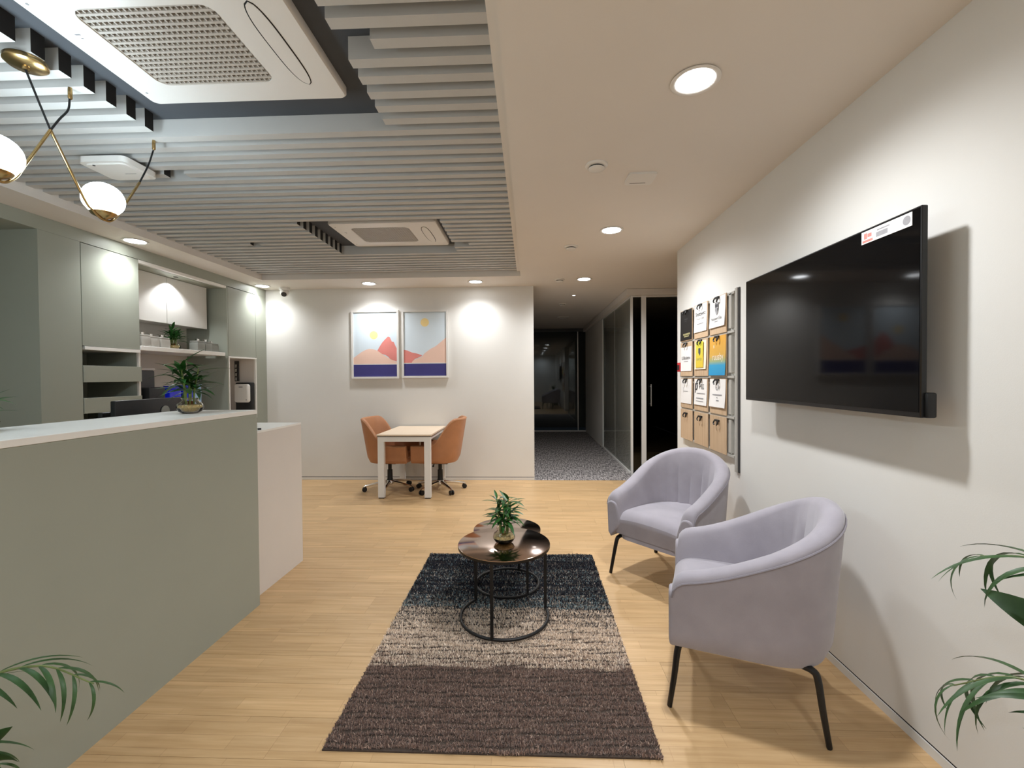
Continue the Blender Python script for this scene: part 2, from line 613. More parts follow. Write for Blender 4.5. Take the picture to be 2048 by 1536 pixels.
# plasterboard ceiling with its dropped border round the slatted field
XSL, XSR, YSB, YSF = -3.215, -0.097, 5.235, 0.3
cl = struct('ceiling', MB().box(XSR, 3.4, Y0, YB + 0.12, ZC, ZV).box(XB, XSR, YSB, YB + 0.12, ZC, ZV)
            .box(XB, XSL, Y0, YSB, ZC, ZV).box(XSL, XSR, Y0, YSF, ZC, ZV), 'ceil')
struct('ceiling_corridor', MB().box(-0.06, 3.4, YB + 0.12, 12.0, ZC + 0.004, ZV), 'ceil')
sf = struct('ceiling_recess', MB().box(XSL, XSR, YSF, YSB, ZV, ZV + 0.05), 'void')
struct('trim_1', MB().box(-0.139, XSR - 0.0005, YSF, YSB, ZS - 0.004, ZV), 'ceil')

# slats, cut back round the two air-conditioner openings and two small gaps
slat_cache = {}


def slat(x0, x1, y):
    key = round(x1 - x0, 4)
    if key not in slat_cache:
        me = MB().box(0, x1 - x0, 0, 0.05, ZS, ZV).mesh('slat')
        me.materials.append(MT['slat'])
        me.materials.append(MT['gap'])      # closed end faces coloured black for the shade inside hollow slats
        for p in me.polygons:
            if abs(p.normal.x) > 0.9:
                p.material_index = 1
        slat_cache[key] = me
    o = put('slat', slat_cache[key], sf)
    o.location = (x0, y, 0)


k = -12
while True:
    y = 1.53 + 0.1 * k
    k += 1
    if y < YSF:
        continue
    if y > 5.19:
        break
    segs = [(XSL, -0.139)]

    def cut(a, b):
        out = []
        for s0, s1 in segs:
            if b <= s0 or a >= s1:
                out.append((s0, s1))
                continue
            if a > s0:
                out.append((s0, a))
            if b < s1:
                out.append((b, s1))
        return out
    if 1.22 < y < 2.2:
        segs = cut(-1.887, -0.58 if abs(y - 1.63) < 0.02 else -0.702)
    if 3.5 < y < 4.4:
        segs = cut(-1.87, -0.56 if abs(y - 4.13) < 0.02 else -0.708)
    if abs(y - 2.63) < 0.02:
        segs = cut(-2.215, -2.09)
    if abs(y - 4.03) < 0.02:
        segs = cut(-2.58, -2.50)
    for s0, s1 in segs:
        slat(s0, s1, y)


# ------------------------------------------------------------------ ceiling lights
def downlight(x, y, label, r=0.083, watts=DOWN_W, angle=150, blend=1.0, z=ZC, m='led', group='recessed ceiling downlights', srad=0.06, color=None):
    t = thing('downlight', label, 'ceiling light', (x, y, z), 0, group)
    MB().lathe([(r * 0.86, 0.0), (r * 1.0, -0.0005), (r * 1.13, -0.002), (r * 1.16, -0.005), (r * 1.10, -0.007), (r * 0.96, -0.006), (r * 0.9, -0.004), (r * 0.86, 0.0)],
               n=40, caps=False).build('trim_ring', 'plastic', t)
    MB().lathe([(r * 0.9, -0.001), (r * 0.88, -0.004), (r * 0.4, -0.0055), (0.004, -0.006)], n=40).build('diffuser', m, t)
    if watts:
        spot('downlight_lamp', (0, 0, -0.02), watts, color or WARM, angle, blend, srad, t)
    return t


for y, lb in ((1.828, 'large round downlight nearest the wall television'), (3.647, 'round downlight above the far grey armchair'),
              (5.449, 'round downlight at the mouth of the corridor'), (0.0, 'round downlight above the viewer'), (-1.7, 'round downlight behind the viewer')):
    downlight(0.675, y, lb, watts=DOWN_W * (1.2 if y > 3 else 1.0 if y > 1 else 0.25 if y > -1 else 0.8), angle=162, color=DAY if y < 1 else None)
downlight(-2.009, 5.51, 'round downlight above the left framed picture', watts=WASH_W, angle=142)
downlight(-0.661, 5.50, 'round downlight right of the framed pictures', watts=WASH_W, angle=142)
downlight(-3.372, 3.687, 'round downlight above the sage upper cabinet door', watts=WASH_W * 0.75, angle=142)
downlight(-3.412, 5.56, 'round downlight in the corner by the security camera', watts=WASH_W * 0.75, angle=142)
downlight(-3.38, 1.82, 'round downlight above the left alcove', watts=WASH_W * 0.3, angle=142)
downlight(-3.38, -0.05, 'round downlight behind the viewer on the left', watts=WASH_W * 0.5, angle=142)
for x, lb in ((-2.6, 'added fill downlight behind the viewer above the counter end'), (-1.0, 'added fill downlight behind the viewer near the middle')):
    downlight(x, -1.0, lb, watts=DOWN_W * 0.95, angle=160, color=DAY)  # unseen pair added only to raise the ambient light
downlight(0.66, 6.54, 'small round downlight inside the dim corridor', r=0.022, watts=5.0, z=ZC + 0.004, m='ledsmall')


def smoke(x, y, label, z=ZC, r=0.055):
    t = thing('smoke_detector', label, 'smoke detector', (x, y, z), 0, 'smoke detectors on the plain ceiling')
    MB().lathe([(r * 1.15, 0.0), (r * 1.15, -0.006), (r * 1.05, -0.011), (r * 0.8, -0.012)], n=32).build('base', 'plastic', t)
    MB().lathe([(r * 0.74, -0.012), (r * 0.74, -0.019)], n=32).build('vent_slot', 'gap', t)
    MB().lathe([(r * 0.8, -0.019), (r * 0.78, -0.026), (r * 0.6, -0.031), (0.003, -0.032)], n=32).build('cap', 'plastic', t)


smoke(0.385, 2.527, 'white smoke detector nearest the square ceiling plate')
smoke(0.388, 4.085, 'middle of the three white smoke detectors in a row')
smoke(0.377, 5.456, 'farthest of the three white smoke detectors, beside a downlight')
smoke(0.55, 7.3, 'smoke detector in the middle of the dim corridor ceiling', ZC + 0.004)
smoke(0.68, 8.88, 'smoke detector deep in the dim corridor ceiling', ZC + 0.004, 0.1)

t = thing('ceiling_plate', 'square white sensor plate on the plain ceiling', 'sensor', (0.673, 2.70, ZC))
MB().prismz(rrect(-0.083, 0.083, -0.075, 0.075, 0.02), -0.012, 0.0).build('plate', 'plastic', t)
MB().box(-0.055, 0.04, 0.045, 0.049, -0.0128, -0.011).build('slot', 'gap', t)

t = thing('wifi_access_point', 'white rounded wireless access point hung under the slats', 'access point', (-2.345, 2.47, ZS))
MB().prismz(rrect(-0.135, 0.135, -0.115, 0.115, 0.035), -0.052, -0.02).prismz(rrect(-0.115, 0.115, -0.095, 0.095, 0.03), -0.06, -0.052).build('housing', 'plastic', t)
MB().box(-0.05, 0.05, -0.05, 0.05, -0.02, 0.0).build('bracket', 'darkgrey', t)
MB().box(0.02, 0.085, 0.015, 0.019, -0.0606, -0.0595).build('logo_bar', 'inkpale', t)
MB().lathe([(0.007, 0.0), (0.007, -0.002)], (-0.06, -0.09, -0.06), 12).build('status_lamp', 'darkgrey', t)

# security camera under the back border
t = thing('security_camera', 'small white dome security camera above the back wall', 'camera', (-3.2, 5.70, ZC))
MB().lathe([(0.066, 0.0), (0.066, -0.02), (0.06, -0.034), (0.05, -0.038)], n=28).build('mount', 'plastic', t)
mb = MB()
prof = [(0.004, 0.054)] + [(0.054 * math.sin(R(a)), 0.054 * math.cos(R(a))) for a in range(15, 150, 15)] + [(0.024, -0.05)]
mb.lathe(prof, n=24)
o = mb.build('eyeball', 'plastic', t)
o.location = (0.0, -0.006, -0.06)
o.rotation_euler = (R(-48), 0, R(20))
o2 = MB().lathe([(0.034, -0.047), (0.032, -0.054), (0.003, -0.056)], n=24).build('lens', 'darkgrey', o)


# ------------------------------------------------------------------ air conditioners
def aircon(cx, yf, label):
    """One-way cassette: far edge at yf, 0.93 wide, 0.65 deep."""
    t = thing('air_conditioner', label, 'air conditioner', (cx, yf - 0.325, 2.67), 0, 'ceiling cassette air conditioners')
    w, d = 0.465, 0.325
    gx0, gx1, gy0, gy1 = -0.315, 0.195, -0.21, 0.195
    outer = rrect(-w, w, -d, d, 0.028, 5)
    inner = rrect(gx0, gx1, gy0, gy1, 0.05, 5)
    n = len(outer)
    mb = MB()
    vs = [(x, y, 0.0) for x, y in outer] + [(x, y, 0.0) for x, y in inner] + [(x, y, 0.03) for x, y in outer] + [(x, y, 0.022) for x, y in inner] \
        + [(x * 0.985, y * 0.985, -0.008) for x, y in outer] + [(gx0 + (gx1 - gx0) / 2 + (x - (gx0 + gx1) / 2) * 1.012, y * 1.012, -0.008) for x, y in inner]
    fs = []
    for i in range(n):
        j = (i + 1) % n
        fs.append((4 * n + i, 4 * n + j, 5 * n + j, 5 * n + i))
        fs.append((i, j, 4 * n + j, 4 * n + i))
        fs.append((2 * n + i, 2 * n + j, j, i))
        fs.append((5 * n + i, 5 * n + j, 3 * n + j, 3 * n + i))
        fs.append((3 * n + i, 3 * n + j, 2 * n + j, 2 * n + i))
    mb.add(vs, fs)
    p = mb.build('panel', 'plastic', t)
    MB().prismz(inner, 0.018, 0.03).build('filter', 'gap', t)
    # grille of fine bars
    mb = MB()
    nx, ny = 24, 15
    for i in range(nx + 1):
        x = gx0 + (gx1 - gx0) * i / nx
        mb.box(x - 0.0028, x + 0.0028, gy0 + 0.004, gy1 - 0.004, -0.004, 0.014)
    for i in range(ny + 1):
        y = gy0 + (gy1 - gy0) * i / ny
        mb.box(gx0 + 0.004, gx1 - 0.004, y - 0.0055, y + 0.0055, -0.006, 0.014)
    g = mb.build('grille', 'grille', t)
    # louvre flap on the right: long leaf-shaped blade with a black slit round it
    def leaf_outline(g_):
        pts = []
        for k in range(33):
            s = -1 + 2 * k / 32
            pts.append((0.335 + (0.04 + g_) * math.sqrt(max(0, 1 - abs(s) ** 3.2)) * -1, s * (0.215 + g_)))
        for k in range(32, -1, -1):
            s = -1 + 2 * k / 32
            pts.append((0.335 + (0.028 + g_) * math.sqrt(max(0, 1 - abs(s) ** 3.2)), s * (0.215 + g_)))
        return pts
    MB().prismz(leaf_outline(0.005), -0.0088, -0.004).build('louvre_slit', 'gap', t)
    MB().prismz(leaf_outline(-0.0005), -0.0105, -0.005).build('louvre_flap', 'plastic', t)
    MB().box(-0.405, -0.385, -0.105, -0.098, -0.0087, -0.007).box(-0.40, -0.392, -0.085, -0.08, -0.0087, -0.007).build('printed_mark', 'inkpale', t)
    for sx, sy in ((-0.43, 0.24), (-0.43, -0.24)):
        MB().lathe([(0.005, 0.0), (0.005, -0.0015)], (sx, sy, -0.0075), 10).build('screw_cap', 'inkpale', t)
    MB().box(-w + 0.06, w - 0.06, -d + 0.05, d - 0.05, 0.029, 0.031).build('body', 'darkgrey', t)
    return t


aircon(-1.298, 2.05, 'large near ceiling cassette air conditioner with square-mesh grille')
aircon(-1.238, 4.345, 'far ceiling cassette air conditioner towards the framed pictures')

# ------------------------------------------------------------------ pendant lamp
t = thing('pendant_lamp', 'brass chain pendant lamp with opal glass globes above the reception counter', 'pendant lamp', (-1.954, 1.67, ZS))
X0, YY = 0.0, 1.67


def PL(y, z):
    return (0.0, y - 1.67, z - ZS)


mb = MB().lathe([(0.062, 0.0), (0.065, -0.004), (0.065, -0.018), (0.055, -0.026), (0.012, -0.03), (0.010, -0.04)], n=36)
mb.build('canopy', 'brass', t)


def sm(pts, n=8):
    """Catmull-Rom through pts."""
    out = []
    P = [Vector(p) for p in pts]
    P = [P[0] * 2 - P[1]] + P + [P[-1] * 2 - P[-2]]
    for i in range(1, len(P) - 2):
        for k in range(n):
            u = k / n
            out.append(0.5 * ((2 * P[i]) + (P[i + 1] - P[i - 1]) * u + (2 * P[i - 1] - 5 * P[i] + 4 * P[i + 1] - P[i + 2]) * u * u
                              + (3 * P[i] - P[i - 1] - 3 * P[i + 1] + P[i + 2]) * u ** 3))
    out.append(P[-2])
    return out


JY, JZ = 1.754, 2.385
MB().tube([PL(1.667, 2.575), PL(1.71, 2.48), PL(JY, JZ)], 0.004, 8).build('cable', 'blackpl', t)
MB().tube(sm([PL(1.834, 2.565), PL(1.826, 2.51), PL(1.79, 2.45), PL(JY, JZ)]), 0.004, 8).build('cable', 'blackpl', t)
MB().tube(sm([PL(2.254, 2.555), PL(2.22, 2.46), PL(2.168, 2.352)]), 0.004, 8).build('cable', 'blackpl', t)
for y in (1.836, 2.258):
    MB().lathe([(0.007, 0.0), (0.008, -0.01), (0.008, -0.045), (0.005, -0.05)], PL(y, ZS), 12).build('hook', 'brass', t)


def vee(ya, za, yc, yb, zb):
    """V-shaped brass rod under a globe centred on yc."""
    bot = 2.098
    pts = [PL(ya, za), PL(ya + (yc - 0.062 - ya) * 0.8, za + (2.125 - za) * 0.86), PL(yc - 0.058, 2.125), PL(yc - 0.025, bot + 0.004), PL(yc, bot), PL(yc + 0.03, bot + 0.006),
           PL(yc + 0.064, 2.14), PL(yc + 0.064 + (yb - yc - 0.064) * 0.2, 2.14 + (zb - 2.14) * 0.2), PL(yb, zb)]
    MB().tube(sm(pts, 6), 0.0055, 10).build('brass_rod', 'brass', t)


def globe(yc, zc=2.190, r=0.078):
    prof = [(r * math.sin(R(a)), r * 0.94 * math.cos(R(a))) for a in range(1, 147, 6)]
    g = MB().lathe([(x, z) for x, z in prof], PL(yc, zc), 36).build('globe', 'opal', t)
    MB().lathe([(0.046, -0.058), (0.050, -0.062), (0.044, -0.072), (0.02, -0.084), (0.008, -0.092)], PL(yc, zc), 30).build('globe_cup', 'brass', t)


vee(JY, JZ, 1.98, 2.168, 2.352)
globe(1.975)
vee(1.345, JZ, 1.565, JY, JZ)
globe(1.56)
vee(0.935, JZ, 1.15, 1.345, JZ)  # from here on, out-of-view globes added for cool light from the left
globe(1.145)
vee(0.54, 2.352, 0.74, 0.935, JZ)
globe(0.735)
for y in (1.345, 0.935):
    MB().tube(sm([PL(y + 0.08, 2.565), PL(y + 0.07, 2.51), PL(y + 0.035, 2.45), PL(y, JZ)]), 0.004, 8).build('cable', 'blackpl', t)
    MB().lathe([(0.007, 0.0), (0.008, -0.01), (0.008, -0.045), (0.005, -0.05)], PL(y + 0.082, ZS), 12).build('hook', 'brass', t)
MB().tube(sm([PL(0.54, 2.352), PL(0.50, 2.46), PL(0.46, 2.57)]), 0.004, 8).build('cable', 'blackpl', t)

# ================================================================== CORRIDOR GLASS
t = thing('glass_partition', 'smoked glass corridor partition in slim white frames', 'partition', (1.39, 6.13, 0))
for y0, y1 in ((0.02, 1.18), (1.20, 2.36)):
    MB().box(0.012, 0.02, y0, y1, 0.03, 2.44).build('pane', 'glassdark', t)
MB().box(0.0, 0.03, 0.0, 2.37, 0.0, 0.03).build('bottom_rail', 'whitemetal', t)
MB().box(0.0, 0.03, 0.0, 2.37, 2.44, 2.46).build('top_rail', 'whitemetal', t)
MB().box(0.0, 0.03, -0.004, 0.022, 0.0, 2.46).build('post', 'whitemetal', t)
MB().box(0.012, 0.02, 1.18, 1.20, 0.0, 2.44).build('mullion', 'whitemetal', t)
MB().box(0.0, 0.03, 2.34, 2.37, 0.0, 2.46).build('post', 'whitemetal', t)
t = thing('office_front', 'black glazed office front with a wide white door post', 'partition', (1.42, 6.13, 0))
MB().box(0.002, 0.11, 0.0, 0.01, 0.02, 2.44).build('pane', 'glassblack', t)
MB().box(0.114, 0.178, -0.01, 0.05, 0.0, 2.46).build('door_post', 'whitemetal', t)
MB().box(0.0, 1.98, -0.005, 0.04, 2.44, 2.46).build('top_rail', 'whitemetal', t)
MB().box(0.002, 0.114, -0.005, 0.03, 0.0, 0.025).build('bottom_rail', 'whitemetal', t)
o = thing('glass_door', 'dark office door leaf beside the white post', 'door', (1.60, 6.15, 0))
MB().box(0.0, 0.92, 0.0, 0.012, 0.01, 2.43).build('leaf', 'glassblack', o)
MB().tube([(0.06, -0.05, 0.95), (0.06, -0.05, 1.25)], 0.009, 10).tube([(0.06, 0.0, 0.98), (0.06, -0.05, 0.98)], 0.006, 8).tube([(0.06, 0.0, 1.22), (0.06, -0.05, 1.22)], 0.006, 8).build('handle', 'alu', o)
o = MB().box(1.415, 1.53, 6.30, 6.31, 1.035, 1.05)
tag(thing('door_lever', 'small chrome lever seen through the narrow dark pane', 'handle', (1.49, 6.17, 1.0)), 'small chrome lever seen through the narrow dark pane', 'handle')
lv = bpy.data.objects['door_lever']
MB().tube([(-0.02, 0, 0), (0.06, 0, 0)], 0.008, 8).tube([(0.055, 0, 0), (0.055, 0.04, 0)], 0.007, 8).build('lever', 'chrome', lv)
MB().box(0.045, 0.065, 0.04, 0.046, -0.03, 0.03, 0.002).build('rose', 'chrome', lv)
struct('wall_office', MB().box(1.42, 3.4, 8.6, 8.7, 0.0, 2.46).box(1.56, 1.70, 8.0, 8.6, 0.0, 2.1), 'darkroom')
struct('trim_2', MB().box(1.33, 3.4, 6.10, 6.13, 2.463, ZC).box(1.33, 1.41, 6.13, 11.0, 2.463, ZC), 'ceil')
t = thing('glass_partition_end', 'dark navy glass wall closing the far end of the corridor', 'partition', (0.06, 11.0, 0))
for x0, x1 in ((0.0, 1.13), (1.15, 1.33)):
    MB().box(x0, x1, 0.0, 0.012, 0.03, 2.47).build('pane', 'glassfar', t)
MB().box(1.13, 1.15, -0.005, 0.02, 0.0, 2.47).build('mullion', 'alu', t)
MB().box(0.0, 1.33, -0.01, 0.03, 0.0, 0.03).build('bottom_rail', 'whitemetal', t)
MB().box(0.0, 1.33, -0.01, 0.03, 2.47, ZC).build('top_rail', 'darkgrey', t)

# ================================================================== LEFT CABINET WALL
# header and solid columns of the built-in wall
struct('trim_3', MB().box(XB, XL, Y0, YB, 2.45, ZC - 0.001), 'sage')
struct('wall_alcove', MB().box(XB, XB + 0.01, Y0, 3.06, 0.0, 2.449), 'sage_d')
t = MB().box(XB + 0.001, XL, 3.06, 3.362, 0.0, 2.449).build('tall_panel', 'sage')
tag(t, 'plain tall sage panel between the dark alcove and the cabinet door', 'panel')

D0 = XB + 0.002


def carc(name, label, y0, y1, z0, z1, sides=True):
    return thing(name, label, 'cabinet', (XL, y0, 0))


# upper cabinet with one door, open drawer niches below
c = thing('storage_cabinet', 'sage cabinet with one tall door over two open drawer niches', 'cabinet', (XL, 3.364, 0))
W = 0.522
MB().box(D0 - XL, -0.02, 0.0, 0.018, 0.0, 2.448).box(D0 - XL, -0.02, W - 0.018, W, 0.0, 2.448).box(D0 - XL, D0 - XL + 0.012, 0.018, W - 0.018, 0.0, 2.448) \
    .box(D0 - XL + 0.012, -0.02, 0.018, W - 0.018, 2.43, 2.448).build('carcass', 'sage', c)
MB().box(-0.018, 0.0, 0.003, W - 0.003, 1.633, 2.445, 0.0015, 1).build('door', 'sage', c)
MB().box(D0 - XL + 0.012, 0.004, 0.018, W - 0.002, 1.603, 1.63).build('shelf', 'white', c)
for z0, z1 in ((1.342, 1.476), (1.092, 1.216), (0.80, 1.01)):
    d = MB().box(-0.018, 0.003, 0.004, W + 0.008, z0, z1, 0.0015, 1).build('drawer_front', 'sage', c)
    MB().box(-0.42, -0.018, 0.03, W - 0.03, z0 + 0.01, z0 + 0.022).build('drawer_tray', 'sage', d)
MB().box(-0.02, 0.0, W - 0.018, W, 0.0, 1.603).build('edge_strip', 'pale', c)

# open recess: back lining, soffit, side panel
c = MB().box(XB + 0.001, XB + 0.012, 3.888, 5.05, 0.75, 2.418).build('recess_lining', 'pale')
tag(c, 'pale lining at the back of the open recess above the rear desk', 'panel')
c = thing('recess_soffit', 'sage soffit of the open recess with a pale light strip', 'panel', (XL, 3.888, 2.418))
MB().box(XB + 0.012 - XL, -0.045, 0.0, 1.16, 0.0, 0.03).build('board', 'sage', c)
MB().box(-0.043, -0.004, 0.0, 1.16, 0.002, 0.03).build('light_profile', 'white', c)
MB().lathe([(0.022, 0.0), (0.02, -0.003), (0.004, -0.004)], (-0.115, 0.56, 0.0), 20).build('recess_spot', 'gap', c)
spot('recess_lamp', (-0.115, 0.56, -0.012), 14.0, WARM, 120, 0.5, 0.015, c)

c = thing('wall_cabinet', 'white wall cabinet with two flush doors inside the recess', 'cabinet', (-3.75, 3.889, 1.95))
MB().box(-0.262, -0.002, 0.0, 1.112, 0.0, 0.465).build('carcass', 'pale', c)
MB().box(-0.0, 0.018, 0.0, 0.543, -0.012, 0.465, 0.0015, 1).build('door', 'white', c)
MB().box(-0.0, 0.018, 0.547, 1.112, -0.012, 0.465, 0.0015, 1).build('door', 'white', c)
c = MB().box(XB + 0.013, XL + 0.004, 3.889, 5.005, 1.628, 1.668, 0.002, 1).build('long_shelf', 'white')
tag(c, 'thick white shelf across the open recess', 'shelf')
c = MB().box(XB + 0.001, XL - 0.001, 5.051, 5.068, 0.0, 2.449).build('side_panel', 'sage')
tag(c, 'sage side panel at the right of the open recess', 'panel')
c = thing('rear_desk', 'low white desk at the back of the reception recess', 'desk', (XB, 3.889, 0))
MB().box(0.014, 0.62, 0.001, 1.16, 0.72, 0.75).build('worktop', 'white', c)
MB().box(0.05, 0.09, 0.002, 0.04, 0.0, 0.72).build('leg', 'white', c)
MB().box(0.05, 0.09, 1.12, 1.158, 0.0, 0.72).build('leg', 'white', c)
MB().box(0.55, 0.59, 0.03, 0.07, 0.0, 0.72).build('leg', 'white', c)
MB().box(0.55, 0.59, 1.09, 1.13, 0.0, 0.72).build('leg', 'white', c)

# right end cabinet: door over an open niche
c = thing('end_cabinet', 'sage cabinet by the corner with a door over an open niche', 'cabinet', (XL, 5.069, 0))
W = 0.522
MB().box(D0 - XL, -0.02, 0.0, 0.012, 0.0, 2.448).box(D0 - XL, -0.02, W - 0.018, W, 0.0, 2.448).box(-0.36, -0.348, 0.012, W - 0.018, 0.9, 2.448).build('carcass', 'pale', c)
MB().box(-0.018, 0.0, 0.002, W - 0.002, 1.633, 2.443, 0.0015, 1).build('door', 'sage', c)
MB().box(-0.348, 0.006, 0.0, W + 0.0, 1.612, 1.63).build('shelf', 'white', c)
MB().box(-0.018, 0.002, 0.0, 0.014, 0.9, 1.612).box(-0.018, 0.002, W - 0.016, W, 0.9, 1.612).build('edge_strip', 'white', c)
MB().box(-0.348, 0.0, 0.0, W, 0.86, 0.9).build('counter', 'white', c)
MB().box(-0.348, 0.0, 0.012, W - 0.018, 0.0, 0.86).build('base', 'sage', c)
c = MB().box(XB + 0.001, XL, 5.592, YB - 0.003, 0.0, 2.449).build('corner_panel', 'sage')
tag(c, 'narrow sage filler panel in the back corner', 'panel')

# towel dispenser in the niche
c = thing('towel_dispenser', 'white paper towel dispenser with a black back in the niche', 'dispenser', (-3.742, 5.572, 1.06))
MB().box(0.0, 0.205, -0.085, 0.0, -0.15, 0.255, 0.015).build('housing', 'blackpl', c)
MB().box(0.0, 0.195, -0.12, -0.04, 0.0, 0.235, 0.03, 4).build('cover', 'plastic', c)
MB().box(0.07, 0.12, -0.1208, -0.119, 0.19, 0.205).build('printed_mark', 'inkpale', c)
MB().box(0.16, 0.172, -0.1208, -0.119, 0.03, 0.042).build('lock', 'inkpale', c)
c = thing('cup_rack', 'slim dark rack of cups above the towel dispenser', 'rack', (-3.79, 5.572, 1.34))
MB().box(0.0, 0.05, -0.02, 0.0, -0.01, 0.25).build('holder', 'darkgrey', c)
for i in range(4):
    MB().lathe([(0.012, 0.0), (0.016, 0.04)], (0.025, -0.037, 0.0 + i * 0.055), 14).build('cup', 'canister', c)



# canisters on the long shelf
def canister(y, x, h, w, d, label, m):
    c = thing('canister', label, 'canister', (x, y, 1.668), 0, 'lidded canisters on the long shelf')
    MB().box(-d / 2, d / 2, -w / 2, w / 2, 0.0, h, 0.008).build('body', m, c)
    MB().box(-d / 2 + 0.004, d / 2 - 0.004, -w / 2 + 0.004, w / 2 - 0.004, h, h + 0.016, 0.004).build('lid', m, c)
    MB().box(-0.012, 0.012, -0.016, 0.016, h + 0.016, h + 0.042, 0.003).build('lid_knob', 'chrome', c)


for y, x, h, w, m, lb in ((3.98, -3.60, 0.095, 0.10, 'canister_l', 'pale lidded canister beside the sage door, first in the row'),
                          (4.098, -3.62, 0.088, 0.11, 'canister_l', 'pale lidded canister second in the row on the shelf'),
                          (4.225, -3.62, 0.088, 0.11, 'canister_l', 'pale lidded canister third in the row, left of the shelf plant'),
                          (4.672, -3.60, 0.09, 0.11, 'canister', 'grey lidded canister right of the shelf plant'),
                          (4.785, -3.60, 0.09, 0.10, 'canister', 'grey lidded canister second from the shelf end'),
                          (4.91, -3.62, 0.08, 0.12, 'canister', 'low grey lidded canister at the end of the shelf')):
    canister(y, x, h, w, 0.10, lb, m)

# things on the rear desk
c = thing('coffee_machine', 'dark grey machine with a pale rim under the long shelf', 'machine', (-3.87, 4.15, 0.75))
MB().box(-0.14, 0.14, -0.12, 0.12, 0.0, 0.70, 0.012).build('body', 'darkgrey', c)
MB().box(-0.142, 0.142, -0.122, 0.122, 0.70, 0.722, 0.004).build('rim', 'pale', c)
c = thing('black_box', 'black box standing in front of the dark grey machine', 'box', (-3.55, 4.02, 0.75))
MB().box(-0.06, 0.06, -0.09, 0.09, 0.0, 0.53, 0.006).build('body', 'blackpl', c)
MB().box(-0.055, 0.055, -0.085, 0.085, 0.53, 0.536).build('flap', 'gap', c)
for i, (y, w, m, lb) in enumerate(((4.27, 0.15, 'blue', 'deep blue glossy box nearest the black box'), (4.43, 0.14, 'blue', 'deep blue glossy box in the middle of the rear desk'),
                                   (4.565, 0.11, 'bluelight', 'pale blue see-through box behind the counter plant'))):
    c = thing('storage_box', lb, 'box', (-3.62, y, 0.75), 0, 'blue boxes on the rear desk')
    MB().box(-0.1, 0.1, -w / 2, w / 2, 0.0, 0.51 + 0.01 * i, 0.01).build('body', m, c)
    MB().box(-0.104, 0.104, -w / 2 - 0.003, w / 2 + 0.003, 0.51 + 0.01 * i, 0.535 + 0.01 * i, 0.005).build('lid', m, c)

# ================================================================== RECEPTION COUNTER
c = thing('reception_counter', 'sage fronted reception counter with a white slab top', 'counter', (-1.63, 0.35, 0))
MB().box(-0.09, 0.0, 0.0, 2.232, 0.0, 1.149).build('front_panel', 'sage', c)
MB().box(-0.45, 0.002, -0.004, 2.234, 1.15, 1.175, 0.0015, 1).build('top_slab', 'white', c)
for y in (0.02, 1.1, 2.16):
    MB().box(-0.40, -0.09, y, y + 0.03, 0.0, 1.149).build('support', 'sage', c)
c = thing('reception_desk', 'white working desk hidden behind the reception counter', 'desk', (-2.95, 0.6, 0))
MB().box(0.0, 0.85, 0.0, 2.6, 0.72, 0.75).build('worktop', 'white', c)
for y in (0.0, 2.56):
    MB().box(0.03, 0.82, y, y + 0.04, 0.0, 0.72).build('support', 'sage', c)
c = thing('desk_return', 'plain white cabinet at the far end of the reception counter', 'cabinet', (-1.70, 2.60, 0))
MB().box(-0.38, 0.0, 0.0, 0.624, 0.0, 1.02).build('carcass', 'pale', c)
MB().box(-0.38, 0.001, 0.0, 0.625, 1.02, 1.033, 0.001, 1).build('top', 'white', c)
c = thing('pen', 'black tipped pen lying on the white cabinet top', 'pen', (-1.765, 2.745, 1.0385), R(35))
MB().tube([(-0.09, 0, 0), (0.03, 0, 0)], 0.005, 8).build('barrel', 'chrome', c)
MB().tube([(0.03, 0, 0), (0.05, 0, 0)], 0.0055, 8).build('cap', 'blackpl', c)

# monitor seen from the back
c = thing('monitor', 'black computer monitor turned away behind the counter', 'monitor', (-2.40, 2.72, 0.75), R(90 + 2))
MB().box(-0.27, 0.27, -0.012, 0.02, 0.12, 0.488, 0.006).build('back_shell', 'blackpl', c)
MB().box(-0.26, 0.26, 0.0195, 0.0215, 0.135, 0.475).build('screen', 'screen', c)
MB().box(-0.04, 0.04, -0.05, -0.012, 0.0, 0.32, 0.006).build('stand', 'blackpl', c)
MB().box(-0.12, 0.12, -0.10, 0.10, 0.0, 0.012, 0.004).build('foot', 'blackpl', c)
MB().lathe([(0.034, 0.0), (0.034, 0.003)], (0, 0, 0), 28).build('round_logo', 'canister', c).matrix_local = Matrix.Translation((0.09, -0.014, 0.405)) @ Matrix.Rotation(R(90), 4, 'X')
c = thing('monitor', 'low black monitor peeking out behind the taller one', 'monitor', (-2.64, 2.88, 0.75), R(90))
MB().box(-0.26, 0.26, -0.012, 0.02, 0.06, 0.408, 0.006).build('back_shell', 'blackpl', c)
MB().box(-0.25, 0.25, 0.0195, 0.0215, 0.075, 0.395).build('screen', 'screen', c)
MB().box(-0.04, 0.04, -0.05, -0.012, 0.0, 0.25, 0.006).build('stand', 'blackpl', c)
MB().box(-0.12, 0.12, -0.10, 0.10, 0.0, 0.012, 0.004).build('foot', 'blackpl', c)


